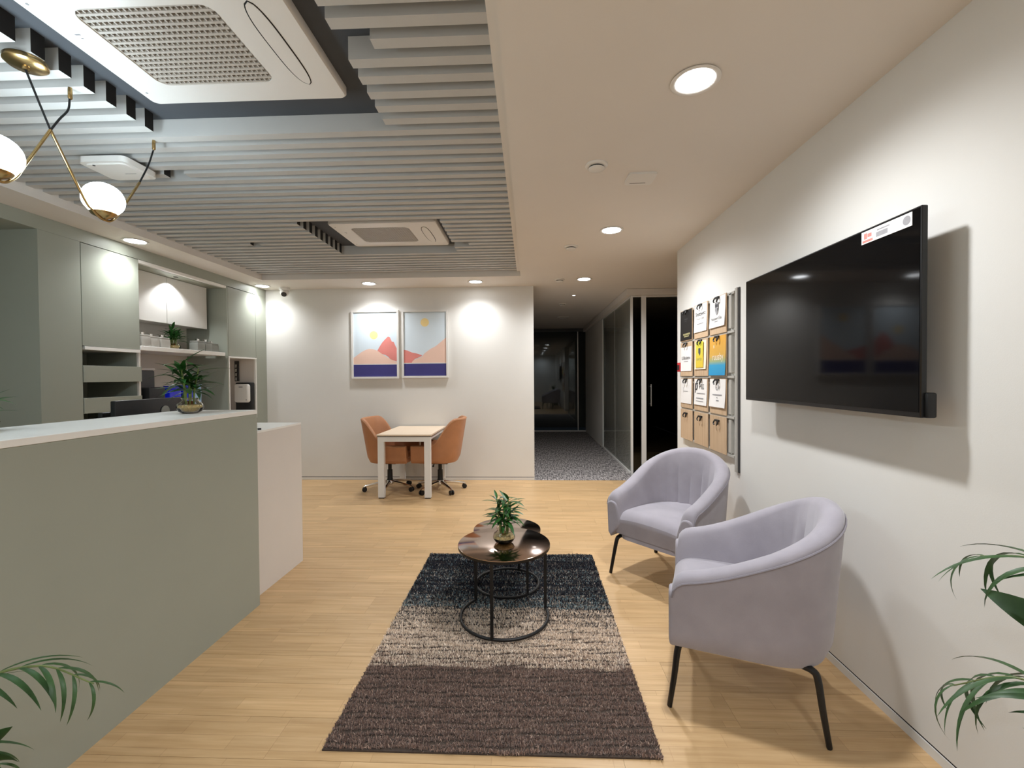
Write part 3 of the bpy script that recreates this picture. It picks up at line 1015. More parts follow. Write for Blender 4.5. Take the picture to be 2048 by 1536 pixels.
# ------------------------------------------------------------------ water bamboo in glass bowls
def leaf_mesh(L, W, droop, fold=0.25, n=7, name='leaf', m='leaf', curl=0.0):
    mb = MB()
    rows = []
    for i in range(n + 1):
        s = i / n
        w = W * (math.sin(PI * (s ** 0.75)) ** 0.8 if 0 < s < 1 else 0.02)
        a = droop * s
        # arc in x-z
        x = L * (math.sin(a) / droop if abs(droop) > 1e-3 else s)
        z = -L * ((1 - math.cos(a)) / droop if abs(droop) > 1e-3 else 0)
        rows.append([(x, -w, z + fold * w), (x, curl * s * s * L, z), (x, w, z + fold * w)])
    mb.grid(rows)
    me = mb.mesh(name)
    me.materials.append(MT[m])
    return me


BAM = [leaf_mesh(0.115, 0.0115, d, n=6) for d in (0.35, 0.7, 1.1)]
BAMB = [leaf_mesh(0.15, 0.0145, d, n=6) for d in (0.3, 0.7, 1.0)]


def water_bamboo(loc, r, stalk_h, nst, nl, label, sc=1.0, big=False):
    c = thing('potted_bamboo', label, 'plant', loc, random.uniform(0, 6.28), 'bamboo plants in glass bowls')
    hb = r * 1.32
    MB().lathe([(r * 0.55, 0.0), (r * 0.85, 0.012), (r * 1.0, hb * 0.38), (r * 0.92, hb * 0.62), (r * 0.66, hb * 0.78), (r * 0.62, hb * 0.84), (r * 0.66, hb * 0.98), (r * 0.69, hb),
                (r * 0.66, hb), (r * 0.59, hb * 0.86), (r * 0.62, hb * 0.78), (r * 0.88, hb * 0.61), (r * 0.955, hb * 0.38), (r * 0.81, 0.016), (r * 0.5, 0.006)], n=36).build('glass_bowl', 'glass', c)
    MB().lathe([(r * 0.5, 0.0075), (r * 0.78, 0.02), (r * 0.92, hb * 0.38), (r * 0.85, hb * 0.55), (r * 0.3, hb * 0.58)], n=30).build('gravel', 'gravel', c)
    MB().lathe([(r * 0.28, hb * 0.581), (r * 0.34, hb * 0.7), (r * 0.2, hb * 0.8)], n=14).build('roots', 'root', c)
    meshes = BAMB if big else BAM
    for i in range(nst):
        a = 2 * PI * i / nst + random.uniform(-0.3, 0.3)
        rr = r * (0.33 if i else 0.05)
        h = stalk_h * random.uniform(0.7, 1.05)
        bx, by = rr * math.cos(a), rr * math.sin(a)
        tx, ty = bx * 2.0 + random.uniform(-.008, .008), by * 2.0 + random.uniform(-.008, .008)
        z0 = hb * 0.6
        st = MB().tube([(bx, by, z0), (bx * 1.3, by * 1.3, z0 + (h - z0) * 0.4), (tx, ty, h)], [0.0045 * sc, 0.0042 * sc, 0.003 * sc], 8).build('stalk', 'stalk', c)
        for j in range(nl):
            f = 0.36 + 0.66 * (j + 0.6) / nl
            z = z0 + (h - z0) * f
            px, py = bx + (tx - bx) * f, by + (ty - by) * f
            lf = put('leaf', random.choice(meshes), st)
            yaw = a + j * 2.4 + random.uniform(-0.4, 0.4)
            pitch = -R(random.uniform(-2, 46) + 24 * (f - 0.6))
            lf.matrix_local = Matrix.Translation((px, py, z)) @ Matrix.Rotation(yaw, 4, 'Z') @ Matrix.Rotation(pitch, 4, 'Y') @ Matrix.Scale(sc * random.uniform(0.75, 1.1), 4)
    return c


water_bamboo((-1.845, 2.335, 1.175), 0.063, 0.255, 8, 10, 'bamboo plant in a round glass bowl on the reception counter', 1.0, True)
water_bamboo((-3.72, 4.50, 1.668), 0.062, 0.21, 8, 10, 'bamboo plant in a glass bowl among the canisters', 0.95, True)
water_bamboo((-0.147, 2.455, 0.437), 0.062, 0.25, 9, 11, 'bamboo plant in a low glass bowl on the round coffee table', 0.92)
water_bamboo((-1.99, 1.50, 1.175), 0.068, 0.13, 6, 5, 'bamboo plant cut off by the left picture edge on the counter', 1.0)

# ================================================================== BACK WALL PICTURES
def picture(x0, x1, z0, z1, label, sun, hill, peak, crop, sea):
    """crop = (cx0, cx1, cy0, cy1): inner print rectangle in sketch units; shapes use those units."""
    c = thing('framed_picture', label, 'picture', (x0, YB, z0), 0, 'framed landscape prints')
    w, h = x1 - x0, z1 - z0
    fw = 0.026
    iw0, iw1, ih0, ih1 = fw, w - fw, fw, h - fw
    cx0, cx1, cy0, cy1 = crop

    def q(p):
        return (iw0 + (p[0] - cx0) / (cx1 - cx0) * (iw1 - iw0), ih1 - (p[1] - cy0) / (cy1 - cy0) * (ih1 - ih0))
    fr = MB()
    for a, b2, cc, d in ((0, fw, 0, h), (w - fw, w, 0, h), (fw, w - fw, 0, fw), (fw, w - fw, h - fw, h)):
        fr.box(a, b2, -0.034, -0.002, cc, d)
    fr.build('frame', 'whitemetal', c)
    pr = MB().box(iw0, iw1, -0.020, -0.004, ih0, ih1).build('print_sky', 'sky', c)
    sx, sz = q(sun[:2])
    rr = sun[2] / (cx1 - cx0) * (iw1 - iw0)
    MB().prism([(sx + rr * math.cos(2 * PI * k / 28), sz + rr * math.sin(2 * PI * k / 28)) for k in range(28)], -0.0204, -0.0198).build('print_sun', 'sun', c)
    MB().prism([q(p) for p in hill][::-1], -0.0207, -0.0198).build('print_hill', 'peach', c)
    MB().prism([q(p) for p in peak][::-1], -0.0211, -0.0198).build('print_mountain', 'coral', c)
    MB().prism([q(p) for p in ((cx0, sea), (cx1, sea), (cx1, cy1), (cx0, cy1))][::-1], -0.0209, -0.0198).build('print_sea', 'navy', c)
    MB().prism([q(p) for p in ((cx0, sea - 14), (cx1, sea - 14), (cx1, sea), (cx0, sea))][::-1], -0.0213, -0.0198).build('print_shore', 'whitemetal', c)


picture(-2.358, -1.722, 1.352, 2.256, 'left framed print with a pink peak and low sun', (535, 560, 76),
        [(155, 1100), (155, 975), (300, 872), (380, 830), (450, 812), (520, 818), (600, 845), (700, 920), (820, 990), (965, 1062), (965, 1100)],
        [(600, 845), (650, 760), (690, 700), (745, 640), (800, 588), (835, 602), (870, 682), (905, 688), (940, 770), (965, 820), (965, 1052), (905, 1030), (840, 1005), (800, 960), (750, 925), (690, 910)],
        (155, 965, 140, 1325), 1104)
picture(-1.682, -1.064, 1.358, 2.254, 'right framed print with a pink slope and high sun', (1490, 322, 80),
        [(1085, 1080), (1260, 1030), (1430, 960), (1480, 900), (1530, 862), (1600, 815), (1700, 765), (1800, 685), (1900, 600), (1900, 1080)],
        [(1085, 1082), (1085, 830), (1150, 842), (1240, 882), (1330, 900), (1432, 934), (1425, 948), (1335, 988), (1300, 1000), (1250, 1042), (1230, 1082)],
        (1085, 1900, 125, 1320), 1090)

# ================================================================== RIGHT WALL: TELEVISION
c = thing('television', 'large black flat television on the right wall', 'television', (1.31, 2.135, 1.213), -PI / 2)
tw, th = 0.6, 0.712
MB().box(-tw, tw, 0.0, 0.022, 0.0, th, 0.003, 1).build('bezel', 'blackpl', c)
MB().box(-tw + 0.006, tw - 0.006, -0.0012, 0.001, 0.018, th - 0.006).build('screen', 'screen', c)
MB().box(-0.46, 0.46, 0.022, 0.05, 0.02, 0.42, 0.01).build('back_shell', 'blackpl', c)
MB().box(-0.25, -0.22, 0.05, 0.109, 0.08, 0.48).box(0.22, 0.25, 0.05, 0.109, 0.08, 0.48).box(-0.3, 0.3, 0.085, 0.109, 0.2, 0.26).build('wall_bracket', 'darkgrey', c)
MB().box(tw - 0.05, tw + 0.012, 0.012, 0.045, 0.0, 0.085, 0.006).build('port_block', 'blackpl', c)
s = MB().box(0.335, 0.565, -0.0022, -0.0008, 0.655, 0.702).build('sticker', 'paper', c)
MB().box(0.340, 0.392, -0.0026, -0.002, 0.659, 0.668).build('printed_bar', 'coral2', s)
MB().box(0.408, 0.462, -0.0026, -0.002, 0.664, 0.682).build('printed_box', 'inkpale', s)
MB().lathe([(0.016, 0.0), (0.016, 0.0008)], (0, 0, 0), 24).build('printed_seal', 'inkpale', s).matrix_local = Matrix.Translation((0.543, -0.0018, 0.679)) @ Matrix.Rotation(R(90), 4, 'X')
MB().box(0.348, 0.364, -0.0026, -0.002, 0.672, 0.694).box(0.366, 0.386, -0.0026, -0.002, 0.676, 0.690).build('printed_figure', 'coral2', s)
MB().box(0.412, 0.470, -0.0026, -0.002, 0.687, 0.692).build('printed_line', 'inkpale', s)

# ================================================================== RIGHT WALL: CLIPBOARD RACK
c = thing('display_rack', 'aluminium wall rack carrying rows of wooden clipboards', 'rack', (1.42, 3.645, 0), -PI / 2)
MB().box(0.560, 0.590, -0.016, -0.0, 0.70, 1.955).build('upright', 'railgrey', c)
MB().box(0.590, 0.606, -0.008, -0.0, 0.70, 1.955).build('upright_edge', 'darkgrey', c)
for z in (1.664, 1.350, 1.068, 1.93, 0.80):
    MB().box(-0.485, 0.560, -0.0215, -0.0, z - 0.008, z + 0.008).build('rail', 'railgrey', c)
for z0, z1 in ((1.69, 1.93), (1.38, 1.64), (1.09, 1.33), (0.82, 1.05)):
    MB().box(0.480, 0.520, -0.0215, -0.001, z0, z1).build('divider', 'railgrey', c)

ROWS = ((1.669, 1.944), (1.358, 1.656), (1.076, 1.338), (0.796, 1.060))
COLS = (-0.485, -0.152, 0.172)
ROWN = ('top row', 'second row', 'third row', 'bottom row')
BW = 0.285


def clipboard(r, k, label, paper=None, pm='paper', ink=(), ptop=0.008, pbot=0.055, pw=0.25, bar=()):
    z0, z1 = ROWS[r]
    h = z1 - z0
    c = thing('clipboard', label, 'clipboard', (1.398, 3.645 - (COLS[k] + BW / 2), z0), -PI / 2, 'wooden clipboards on the wall rack')
    MB().box(-BW / 2, BW / 2, -0.006, 0.0, 0.0, h).build('board', 'plywood', c)
    if paper:
        p = MB()
        rows = []
        x0, x1 = -pw / 2, pw / 2
        for i in range(7):
            zz = h - ptop - (h - ptop - pbot) * i / 6
            lift = 0.0075 + 0.006 * (i / 6) ** 2 * (0.5 + 0.5 * ((r * 3 + k) % 3))
            rows.append([(x0, -lift, zz), (0.0, -lift * 0.9, zz), (x1, -lift, zz)])
        p.grid(rows)
        po = p.build('paper', pm, c)
        for (body, size, dx, fz, im, xs) in ink:
            fi = min(1, max(0, 1 - fz))
            lift = 0.0075 + 0.006 * fi ** 2 * (0.5 + 0.5 * ((r * 3 + k) % 3)) + 0.0012
            text(body, size, im, po, dx, -lift, pbot + (h - ptop - pbot) * fz, 'lettering', xs)
        for (dx, fz, bw, bh, im) in bar:
            fi = 1 - fz
            lift = 0.0075 + 0.006 * fi ** 2 * (0.5 + 0.5 * ((r * 3 + k) % 3)) + 0.0008
            zz = pbot + (h - ptop - pbot) * fz
            MB().box(dx - bw / 2, dx + bw / 2, -lift - 0.0003, -lift + 0.0002, zz - bh / 2, zz + bh / 2).build('printed_line', im, po)
    # black bulldog clip: plate with two wire ears
    cz = h - (0.012 if paper else 0.035)
    cp = MB().box(-0.034, 0.034, -0.020, -0.004, cz - 0.004, cz + 0.010, 0.003).build('clip', 'black', c)
    MB().tube(sm([(-0.03, -0.018, cz), (-0.034, -0.024, cz - 0.018), (-0.022, -0.024, cz - 0.03)], 4), 0.005, 8).tube(
        sm([(0.03, -0.018, cz), (0.034, -0.024, cz - 0.018), (0.022, -0.024, cz - 0.03)], 4), 0.005, 8).build('wire_handle', 'black', cp)
    return c, po if paper else None


clipboard(0, 0, 'clipboard with a black card, top left of the rack', True, 'papblack', (), 0.004, 0.008, 0.282,
          [(0.02, 0.19, 0.17, 0.016, 'inkgold'), (0.02, 0.12, 0.12, 0.012, 'inkgold'), (0.0, 0.70, 0.08, 0.008, 'darkgrey'), (0.0, 0.63, 0.05, 0.006, 'darkgrey')])
clipboard(0, 1, 'clipboard with a white sheet of grey lettering, top row middle', True, 'paper', [('Shuttbeetz', 0.050, 0.0, 0.66, 'ink', 0.95), ('Proper Sleep', 0.028, 0.0, 0.49, 'inkpale', 1.1)], 0.006, 0.048, 0.262,
          [(0.0, 0.30, 0.13, 0.006, 'inkpale')])
c, po = clipboard(0, 2, 'clipboard with a shield crest sheet, top right of the rack', True, 'paper', [('Numbers Edu', 0.034, -0.01, 0.29, 'ink', 0.95)], 0.004, 0.050, 0.265, [(-0.01, 0.19, 0.06, 0.005, 'inkpale')])
hh = ROWS[0][1] - ROWS[0][0]
fz = lambda f: 0.050 + (hh - 0.054) * f
MB().prism([(-0.035, fz(0.80)), (-0.035, fz(0.58)), (-0.02, fz(0.46)), (-0.005, fz(0.40)), (0.012, fz(0.46)), (0.026, fz(0.58)), (0.026, fz(0.80)), (-0.004, fz(0.86))], -0.0125, -0.0095).build('printed_crest', 'inkpale', po)
MB().prism([(-0.028, fz(0.76)), (-0.028, fz(0.66)), (0.02, fz(0.66)), (0.02, fz(0.76))], -0.0130, -0.0098).prism(
    [(0.004, fz(0.62)), (0.004, fz(0.50)), (0.020, fz(0.58)), (0.020, fz(0.62))], -0.0130, -0.0098).build('printed_crest_band', 'ink', po)
clipboard(1, 0, 'clipboard with a low white sheet beside the red call point', True, 'paper', [('LUBsolution', 0.044, 0.0, 0.54, 'ink', 0.95)], 0.040, 0.045, 0.265, [(0.0, 0.40, 0.10, 0.004, 'inkpale')])
c, po = clipboard(1, 1, 'clipboard with a yellow card on cream paper, centre of the rack', True, 'papcream', (), 0.012, 0.055, 0.235)
hh = ROWS[1][1] - ROWS[1][0]
fz = lambda f: 0.055 + (hh - 0.067) * f
y2 = MB().box(-0.082, 0.072, -0.0165, -0.0145, fz(0.06), fz(0.97)).build('yellow_card', 'papyellow', c)
MB().prism([(-0.022, fz(0.74)), (-0.022, fz(0.58)), (0.010, fz(0.47)), (0.022, fz(0.60)), (0.022, fz(0.74))], -0.0172, -0.016).build('printed_emblem', 'ink', y2)
text('LIMITED', 0.030, 'inkgold', y2, -0.005, -0.0170, fz(0.34))
clipboard(1, 2, 'clipboard with an orange to blue card, second row right', True, 'papgrad', [('ruusby', 0.074, 0.01, 0.47, 'inkwhite', 0.95)], 0.004, 0.004, 0.284, [(-0.06, 0.74, 0.012, 0.022, 'inkwhite')])
clipboard(2, 0, 'clipboard with an almost blank curled white sheet, third row left', True, 'paper', (), 0.006, 0.040, 0.262, [(-0.01, 0.50, 0.11, 0.004, 'inkpale'), (-0.065, 0.55, 0.004, 0.05, 'inkpale')])
c, po = clipboard(2, 1, 'clipboard with a sheet reading PGS, third row middle', True, 'paper', [('PGS', 0.062, 0.025, 0.70, 'ink', 0.95)], 0.006, 0.045, 0.262,
                  [(0.01, 0.45, 0.17, 0.006, 'inkpale'), (-0.01, 0.26, 0.15, 0.009, 'inkpale'), (-0.01, 0.15, 0.15, 0.005, 'inkpale')])
hh = ROWS[2][1] - ROWS[2][0]
fz = lambda f: 0.045 + (hh - 0.051) * f
MB().tube(sm([(-0.105, -0.011, fz(0.46)), (-0.10, -0.011, fz(0.66)), (-0.09, -0.011, fz(0.84)), (-0.066, -0.011, fz(0.82)), (-0.062, -0.011, fz(0.68)), (-0.085, -0.011, fz(0.58))], 5), 0.005, 6, (1, 0.3)).build('printed_logo', 'ink', po)
c, po = clipboard(2, 2, 'clipboard with a round CA monogram sheet, third row right', True, 'paper', [('CA', 0.070, 0.0, 0.70, 'inkpale', 0.7)], 0.004, 0.050, 0.272,
                  [(0.0, 0.44, 0.16, 0.009, 'inkpale'), (0.0, 0.34, 0.02, 0.006, 'inkpale'), (0.01, 0.24, 0.045, 0.008, 'inkpale')])
for k, lb in enumerate(('bare wooden clipboard, bottom row left', 'bare wooden clipboard, bottom row middle', 'bare wooden clipboard, bottom row right')):
    clipboard(3, k, lb)

c = thing('call_point', 'small red fire call point at the wall end', 'alarm', (1.42, 4.172, 1.44), -PI / 2)
MB().box(-0.036, 0.036, -0.035, 0.0, -0.042, 0.042, 0.004).build('housing', 'red', c)
MB().box(-0.025, 0.025, -0.037, -0.034, -0.025, 0.02).build('break_plate', 'gap', c)

# ================================================================== RUG
RX0, RX1, RY0, RY1 = -0.765, 0.465, 1.565, 3.36
c = thing('rug', 'shaggy rug banded brown, cream and dark navy under the coffee tables', 'rug', (0, 0, 0))
MB().box(RX0, RX1, RY0, RY1, 0.0005, 0.006).build('backing', 'rugback', c)
NB = 150000
ROW = 0.021
rows = rng.integers(0, int((RY1 - RY0) / ROW), NB)
bx = rng.uniform(RX0, RX1, NB)
wob = 0.006 * np.sin(bx * 9 + rows * 1.7) + 0.004 * np.sin(bx * 23 + rows * 0.6)
by = RY0 + (rows + 0.5) * ROW + rng.normal(0, 0.0034, NB) + wob
by = np.clip(by, RY0 - 0.004, RY1 + 0.004)
ln = rng.uniform(0.010, 0.0185, NB)
az = rng.uniform(0, 2 * PI, NB)
lean = np.abs(rng.normal(0, 0.55, NB))
dx, dy = np.cos(az) * np.sin(lean), np.sin(az) * np.sin(lean)
dz = np.cos(lean)
wd = rng.uniform(0.0011, 0.0021, NB)
pz_ = az + rng.uniform(-1.2, 1.2, NB) + PI / 2
wx, wy = np.cos(pz_) * wd, np.sin(pz_) * wd
base = np.stack([bx, by, np.full(NB, 0.005)], 1)
mid = base + np.stack([dx * ln * 0.4, dy * ln * 0.4, dz * ln * 0.62], 1)
tip = base + np.stack([dx * ln, dy * ln, dz * ln * 0.92], 1)
side = np.stack([wx, wy, np.zeros(NB)], 1)
V = np.stack([base - side, base + side, mid + side, mid - side, tip], 1).reshape(-1, 3)
i0 = (np.arange(NB) * 5)[:, None]
quads = i0 + np.array([0, 1, 2, 3])[None]
tris = i0 + np.array([3, 2, 4])[None]
loops = np.concatenate([quads.ravel(), tris.ravel()])
starts = np.concatenate([np.arange(NB) * 4, NB * 4 + np.arange(NB) * 3])
me = bpy.data.meshes.new('pile')
me.vertices.add(NB * 5)
me.vertices.foreach_set('co', V.ravel())
me.loops.add(len(loops))
me.loops.foreach_set('vertex_index', loops.astype(np.int32))
me.polygons.add(2 * NB)
me.polygons.foreach_set('loop_start', starts.astype(np.int32))
me.update(calc_edges=True)
# yarn colours by band
brown, brown2 = np.array(lin((136, 110, 97))), np.array(lin((176, 150, 134)))
cream, cream2 = np.array(lin((252, 233, 213))), np.array(lin((226, 203, 180)))
navy, teal = np.array(lin((24, 26, 40))), np.array(lin((140, 166, 172)))
u = rng.uniform(0, 1, NB)
w2 = rng.uniform(0, 1, NB)
rowr = rng.uniform(0, 1, 400)[rows]
colr = np.empty((NB, 3))
yb = by + wob
Y1, Y2 = 2.03, 2.62
isb = yb < Y1
colr[:] = np.where((w2 < 0.22)[:, None], brown2, brown)
pc = np.clip(0.60 + (yb - Y1) / 0.20 * 0.4, 0, 0.97)                     # share of cream yarn grows away from the brown band
pc = np.where(yb > 2.38, np.clip(0.97 - (yb - 2.38) / 0.36 * 0.75, 0.05, 1), pc)
pc = np.clip(pc + (rowr - 0.5) * 0.25, 0.03, 0.97)
incr = (yb >= Y1)
far = yb > 2.33
dark = np.where(far[:, None], navy, np.where((w2 < 0.4)[:, None], brown2, brown * 1.1))
lite = np.where((yb > 2.56)[:, None], np.where((w2 < 0.55)[:, None], teal, cream * 0.75), np.where((w2 < 0.3)[:, None], cream2, cream))
pfar = np.where(yb > 2.80, np.where((rowr > 0.62), 0.22, 0.05), pc)
pick = (u < np.where(yb > 2.80, pfar, pc))[:, None]
colr = np.where(incr[:, None], np.where(pick, lite, dark), colr)
colr *= rng.uniform(0.82, 1.15, (NB, 1))
ca = me.color_attributes.new('tuft', 'FLOAT_COLOR', 'POINT')
c4 = np.ones((NB, 5, 4), np.float32)
c4[:, :, :3] = colr[:, None, :]
ca.data.foreach_set('color', c4.ravel())
me.materials.append(MT['pile'])
o = put('pile', me, c)
o['kind'] = 'stuff'
RUGZ = 0.0235


# ================================================================== COFFEE TABLES
def coffee_table(x, y, r, h, angs, arc, label):
    c = thing('coffee_table', label, 'table', (x, y, RUGZ), 0, 'round nesting coffee tables')
    h -= RUGZ
    MB().lathe([(r - 0.004, h - 0.004), (r, h - 0.003), (r, h), (r - 0.002, h + 0.001), (0.004, h + 0.001)], n=72).build('top', 'bronze', c)
    MB().lathe([(r - 0.012, h - 0.016), (r, h - 0.016), (r + 0.001, h - 0.003), (r - 0.006, h - 0.003)], n=72, caps=True).build('rim', 'black', c)
    rr = r - 0.012
    a0, a1 = arc
    pts = [(rr * math.cos(R(a0 + (a1 - a0) * k / 64)), rr * math.sin(R(a0 + (a1 - a0) * k / 64)), 0.0085) for k in range(65)]
    MB().tube(pts, 0.0085, 8).build('base_ring', 'black', c)
    for a in angs:
        ca_, sa = math.cos(R(a)), math.sin(R(a))
        MB().tube([(rr * ca_, rr * sa, 0.008), (rr * ca_, rr * sa, h - 0.014)], 0.0115, 4).build('leg', 'black', c)


coffee_table(-0.147, 2.452, 0.255, 0.436, (-102, 18, 138), (-222, 18), 'larger round coffee table with glossy bronze top, nearer')
coffee_table(-0.150, 2.842, 0.215, 0.382, (-50, 70, 190), (0, 360), 'lower round coffee table tucked behind the larger one')


# ================================================================== UPHOLSTERED TUB SHELL
def tub_shell(W, F, Bk, n, zb, hf, hb, th_t, th_b, taper, zin, lean=0.0, na=10, nb=26, power=1.0, grooves=None, front_in=0.0, swoop=False, nose=0.0):
    """Closed shell that wraps the seat. Local front is -Y. Returns (MB, seam path)."""
    path = []
    for i in range(na):
        s = (i / na) ** 1.7
        path.append((-W * (1 - front_in * (1 - s)), -F + F * s))
    for i in range(nb + 1):
        a = -PI / 2 + PI * i / nb
        path.append((W * math.copysign(abs(math.sin(a)) ** (2 / n), math.sin(a)), Bk * abs(math.cos(a)) ** (2 / n)))
    for i in range(na - 1, -1, -1):
        s = (i / na) ** 1.7
        path.append((W * (1 - front_in * (1 - s)), -F + F * s))
    P = [Vector((x, y, 0)) for x, y in path]
    m = len(P)
    cum = [0.0]
    for i in range(1, m):
        cum.append(cum[-1] + (P[i] - P[i - 1]).length)
    tot = cum[-1]
    secs, seamp, info = [], [], []
    for i in range(m):
        t = (P[min(i + 1, m - 1)] - P[max(i - 1, 0)]).normalized()
        nrm = Vector((-t.y, t.x, 0))
        if nrm.dot(P[i]) < 0 and abs(P[i].x) > 1e-6:
            nrm = -nrm
        if P[i].y > 0 and nrm.y < 0:
            nrm = -nrm
        u = 1 - abs(2 * cum[i] / tot - 1)          # 0 at arm fronts, 1 at back centre
        e = (u * u * (3 - 2 * u)) ** power
        if swoop:       # low arms that sweep up to a tall back
            v = min(1.0, max(0.0, (u - 0.30) / 0.42))
            e = v * v * (3 - 2 * v)
        h = hf + (hb - hf) * e
        se = min(cum[i], tot - cum[i])
        if nose and se < nose:                         # arm tops round off at the front
            h -= nose - math.sqrt(nose * nose - (nose - se) ** 2)
        th = th_t
        lean_off = lean * max(0.0, P[i].y / Bk if Bk else 0)
        sec = []
        out0 = P[i]

        def off(z):      # outward offset at height z
            k = (z - zb) / (hb - zb)
            return -taper * (1 - k) + lean_off * k
        r = th / 2
        for k in range(9):
            z = zb + (h - r * 0.8 - zb) * k / 8
            ed = -0.02 * max(0.0, 1 - k * 0.9) ** 2
            q = out0 + nrm * (off(z) + ed)
            sec.append((q.x, q.y, z))
        q = out0 + nrm * (off(h - r * 0.8) + 0.002)
        seamp.append((q.x, q.y, h - r * 0.8))
        for k in range(1, 7):
            a = PI * k / 7
            q = out0 + nrm * (off(h) - r + r * math.cos(a))
            sec.append((q.x, q.y, h - r * 0.8 + r * 0.8 * math.sin(a) + 0.0))
        for k in range(7):
            s = k / 6
            z = (h - r * 0.8) + (zin - (h - r * 0.8)) * s
            tk = th + (th_b - th) * s ** 0.8
            g = 0.0
            if grooves and grooves[0] < cum[i] / tot < 1 - grooves[0]:
                ph = (cum[i] / tot - grooves[0]) / (1 - 2 * grooves[0]) * grooves[1]
                g = grooves[2] * (abs(math.sin(PI * ph)) ** 0.6 - 0.6) * min(1, s * 5)
            q = out0 + nrm * (off(z) - tk - g)
            sec.append((q.x, q.y, z))
        secs.append(sec)
        info.append((P[i], nrm))
    # rounded ends at the arm fronts
    def cap(sec, d):
        cen = Vector((sum(p[0] for p in sec) / len(sec), sum(p[1] for p in sec) / len(sec), sum(p[2] for p in sec) / len(sec)))
        out = []
        for dist, sc in ((0.006, 0.97), (0.010, 0.88), (0.012, 0.72)):
            lst = []
            for p in sec:
                v = Vector(p)
                vx = cen.x + (v.x - cen.x) * (sc if sc > 0.5 else sc)
                zs = 1 - (1 - sc) * 0.35
                lst.append((vx, v.y - dist, cen.z + (v.z - cen.z) * zs))
            out.append(lst)
        return out
    c0 = cap(secs[0], -1)
    c1 = cap(secs[-1], 1)
    allsec = c0[::-1] + secs + c1
    mb = MB()
    mb.grid(allsec, closed_u=True)
    nn = len(secs[0])
    mb.add(allsec[0], [tuple(range(nn))], True)
    mb.add(allsec[-1], [tuple(range(nn - 1, -1, -1))], True)
    return mb, seamp


def subsurf(o, lv=1):
    md = o.modifiers.new('smooth', 'SUBSURF')
    md.levels = lv
    md.render_levels = lv


def armchair(loc, rz, label):
    c = thing('armchair', label, 'chair', loc, rz, 'grey velvet tub armchairs')
    mb, seamp = tub_shell(0.335, 0.30, 0.325, 2.5, 0.256, 0.562, 0.838, 0.085, 0.11, 0.03, 0.36, lean=0.015, grooves=(0.32, 6, 0.022), power=0.9, nose=0.06)
    sh = mb.build('shell', 'velvet', c)
    MB().tube(seamp, 0.0045, 6).build('piping', 'piping', c)
    # seat: crowned cushion with a rounded front
    pts = []
    hw, y0, y1 = 0.252, -0.325, 0.27
    for i in range(15):
        s = i / 14
        row = []
        y = y0 + (y1 - y0) * s
        for j in range(15):
            q = -1 + 2 * j / 14
            wy = hw * (1 if y < 0.0 else math.sqrt(max(0.05, 1 - (y / 0.30) ** 2 * 0.75)))
            z = 0.425 + 0.035 * (1 - q * q) ** 0.7 * (0.5 + 0.5 * math.sin(PI * min(1, s * 1.3 + 0.12)))
            if i == 0:
                z -= 0.05
            elif i == 1:
                z -= 0.012
            row.append((q * wy, y - (0.0 if i else -0.012), z))
        pts.append(row)
    front = [[(p[0], p[1] + 0.004 * k, p[2] + (0.285 - p[2]) * k / 5) for p in pts[0]] for k in range(5, 0, -1)]
    allp = front + pts
    mb = MB().grid(allp)
    s = mb.build('seat', 'velvet', c)
    subsurf(s)
    MB().prismz(rrect(-0.25, 0.25, -0.29, 0.20, 0.09, 6), 0.254, 0.30).build('seat_base', 'velvet', c)
    for sx in (-1, 1):
        for sy, yb_ in ((-1, -0.275), (1, 0.205)):
            x = 0.25 * sx
            foot = (x + 0.035 * sx, yb_ + 0.035 * sy, 0.0)
            pts = sm([(x - 0.012 * sx, yb_ - 0.042 * sy, 0.258), (x - 0.002 * sx, yb_ - 0.012 * sy, 0.252), (x + 0.006 * sx, yb_ + 0.004 * sy, 0.228), ((x + foot[0]) / 2 + 0.004 * sx, (yb_ + foot[1]) / 2, 0.12), foot], 5)
            MB().tube(pts, [0.017] * 11 + [0.017 - 0.004 * k / 10 for k in range(len(pts) - 11)], 8, (1.0, 0.72)).build('leg', 'black', c)
    return c


armchair((0.96, 1.985, 0), R(-110.7), 'near grey velvet tub armchair seen from its outer side')
armchair((0.975, 3.06, 0), R(-48.6), 'far grey velvet tub armchair facing the coffee tables')


# ================================================================== MEETING TABLE AND SWIVEL CHAIRS
c = thing('meeting_table', 'small rectangular table with pale top and white square legs', 'table', (-1.412, 4.895, 0))
MB().box(-0.31, 0.31, 0.0, 0.90, 0.705, 0.723, 0.001, 1).build('top', 'tabletop', c)
MB().box(-0.304, 0.304, 0.005, 0.895, 0.697, 0.705).build('top_edge', 'darkgrey', c)
for yb_ in (0.033, 0.86):
    for sx in (-1, 1):
        l = MB().box(sx * 0.264 - 0.035, sx * 0.264 + 0.035, yb_ - 0.025, yb_ + 0.025, 0.012, 0.697).build('leg', 'whitemetal', c)
        MB().box(sx * 0.264 - 0.031, sx * 0.264 + 0.031, yb_ - 0.021, yb_ + 0.021, 0.0, 0.012).build('foot', 'black', l)
    MB().box(-0.229, 0.229, yb_ - 0.025, yb_ + 0.025, 0.642, 0.697).build('end_rail', 'whitemetal', c)
for sx in (-1, 1):
    MB().box(sx * 0.264 - 0.02, sx * 0.264 + 0.02, 0.058, 0.835, 0.655, 0.697).build('side_rail', 'whitemetal', c)


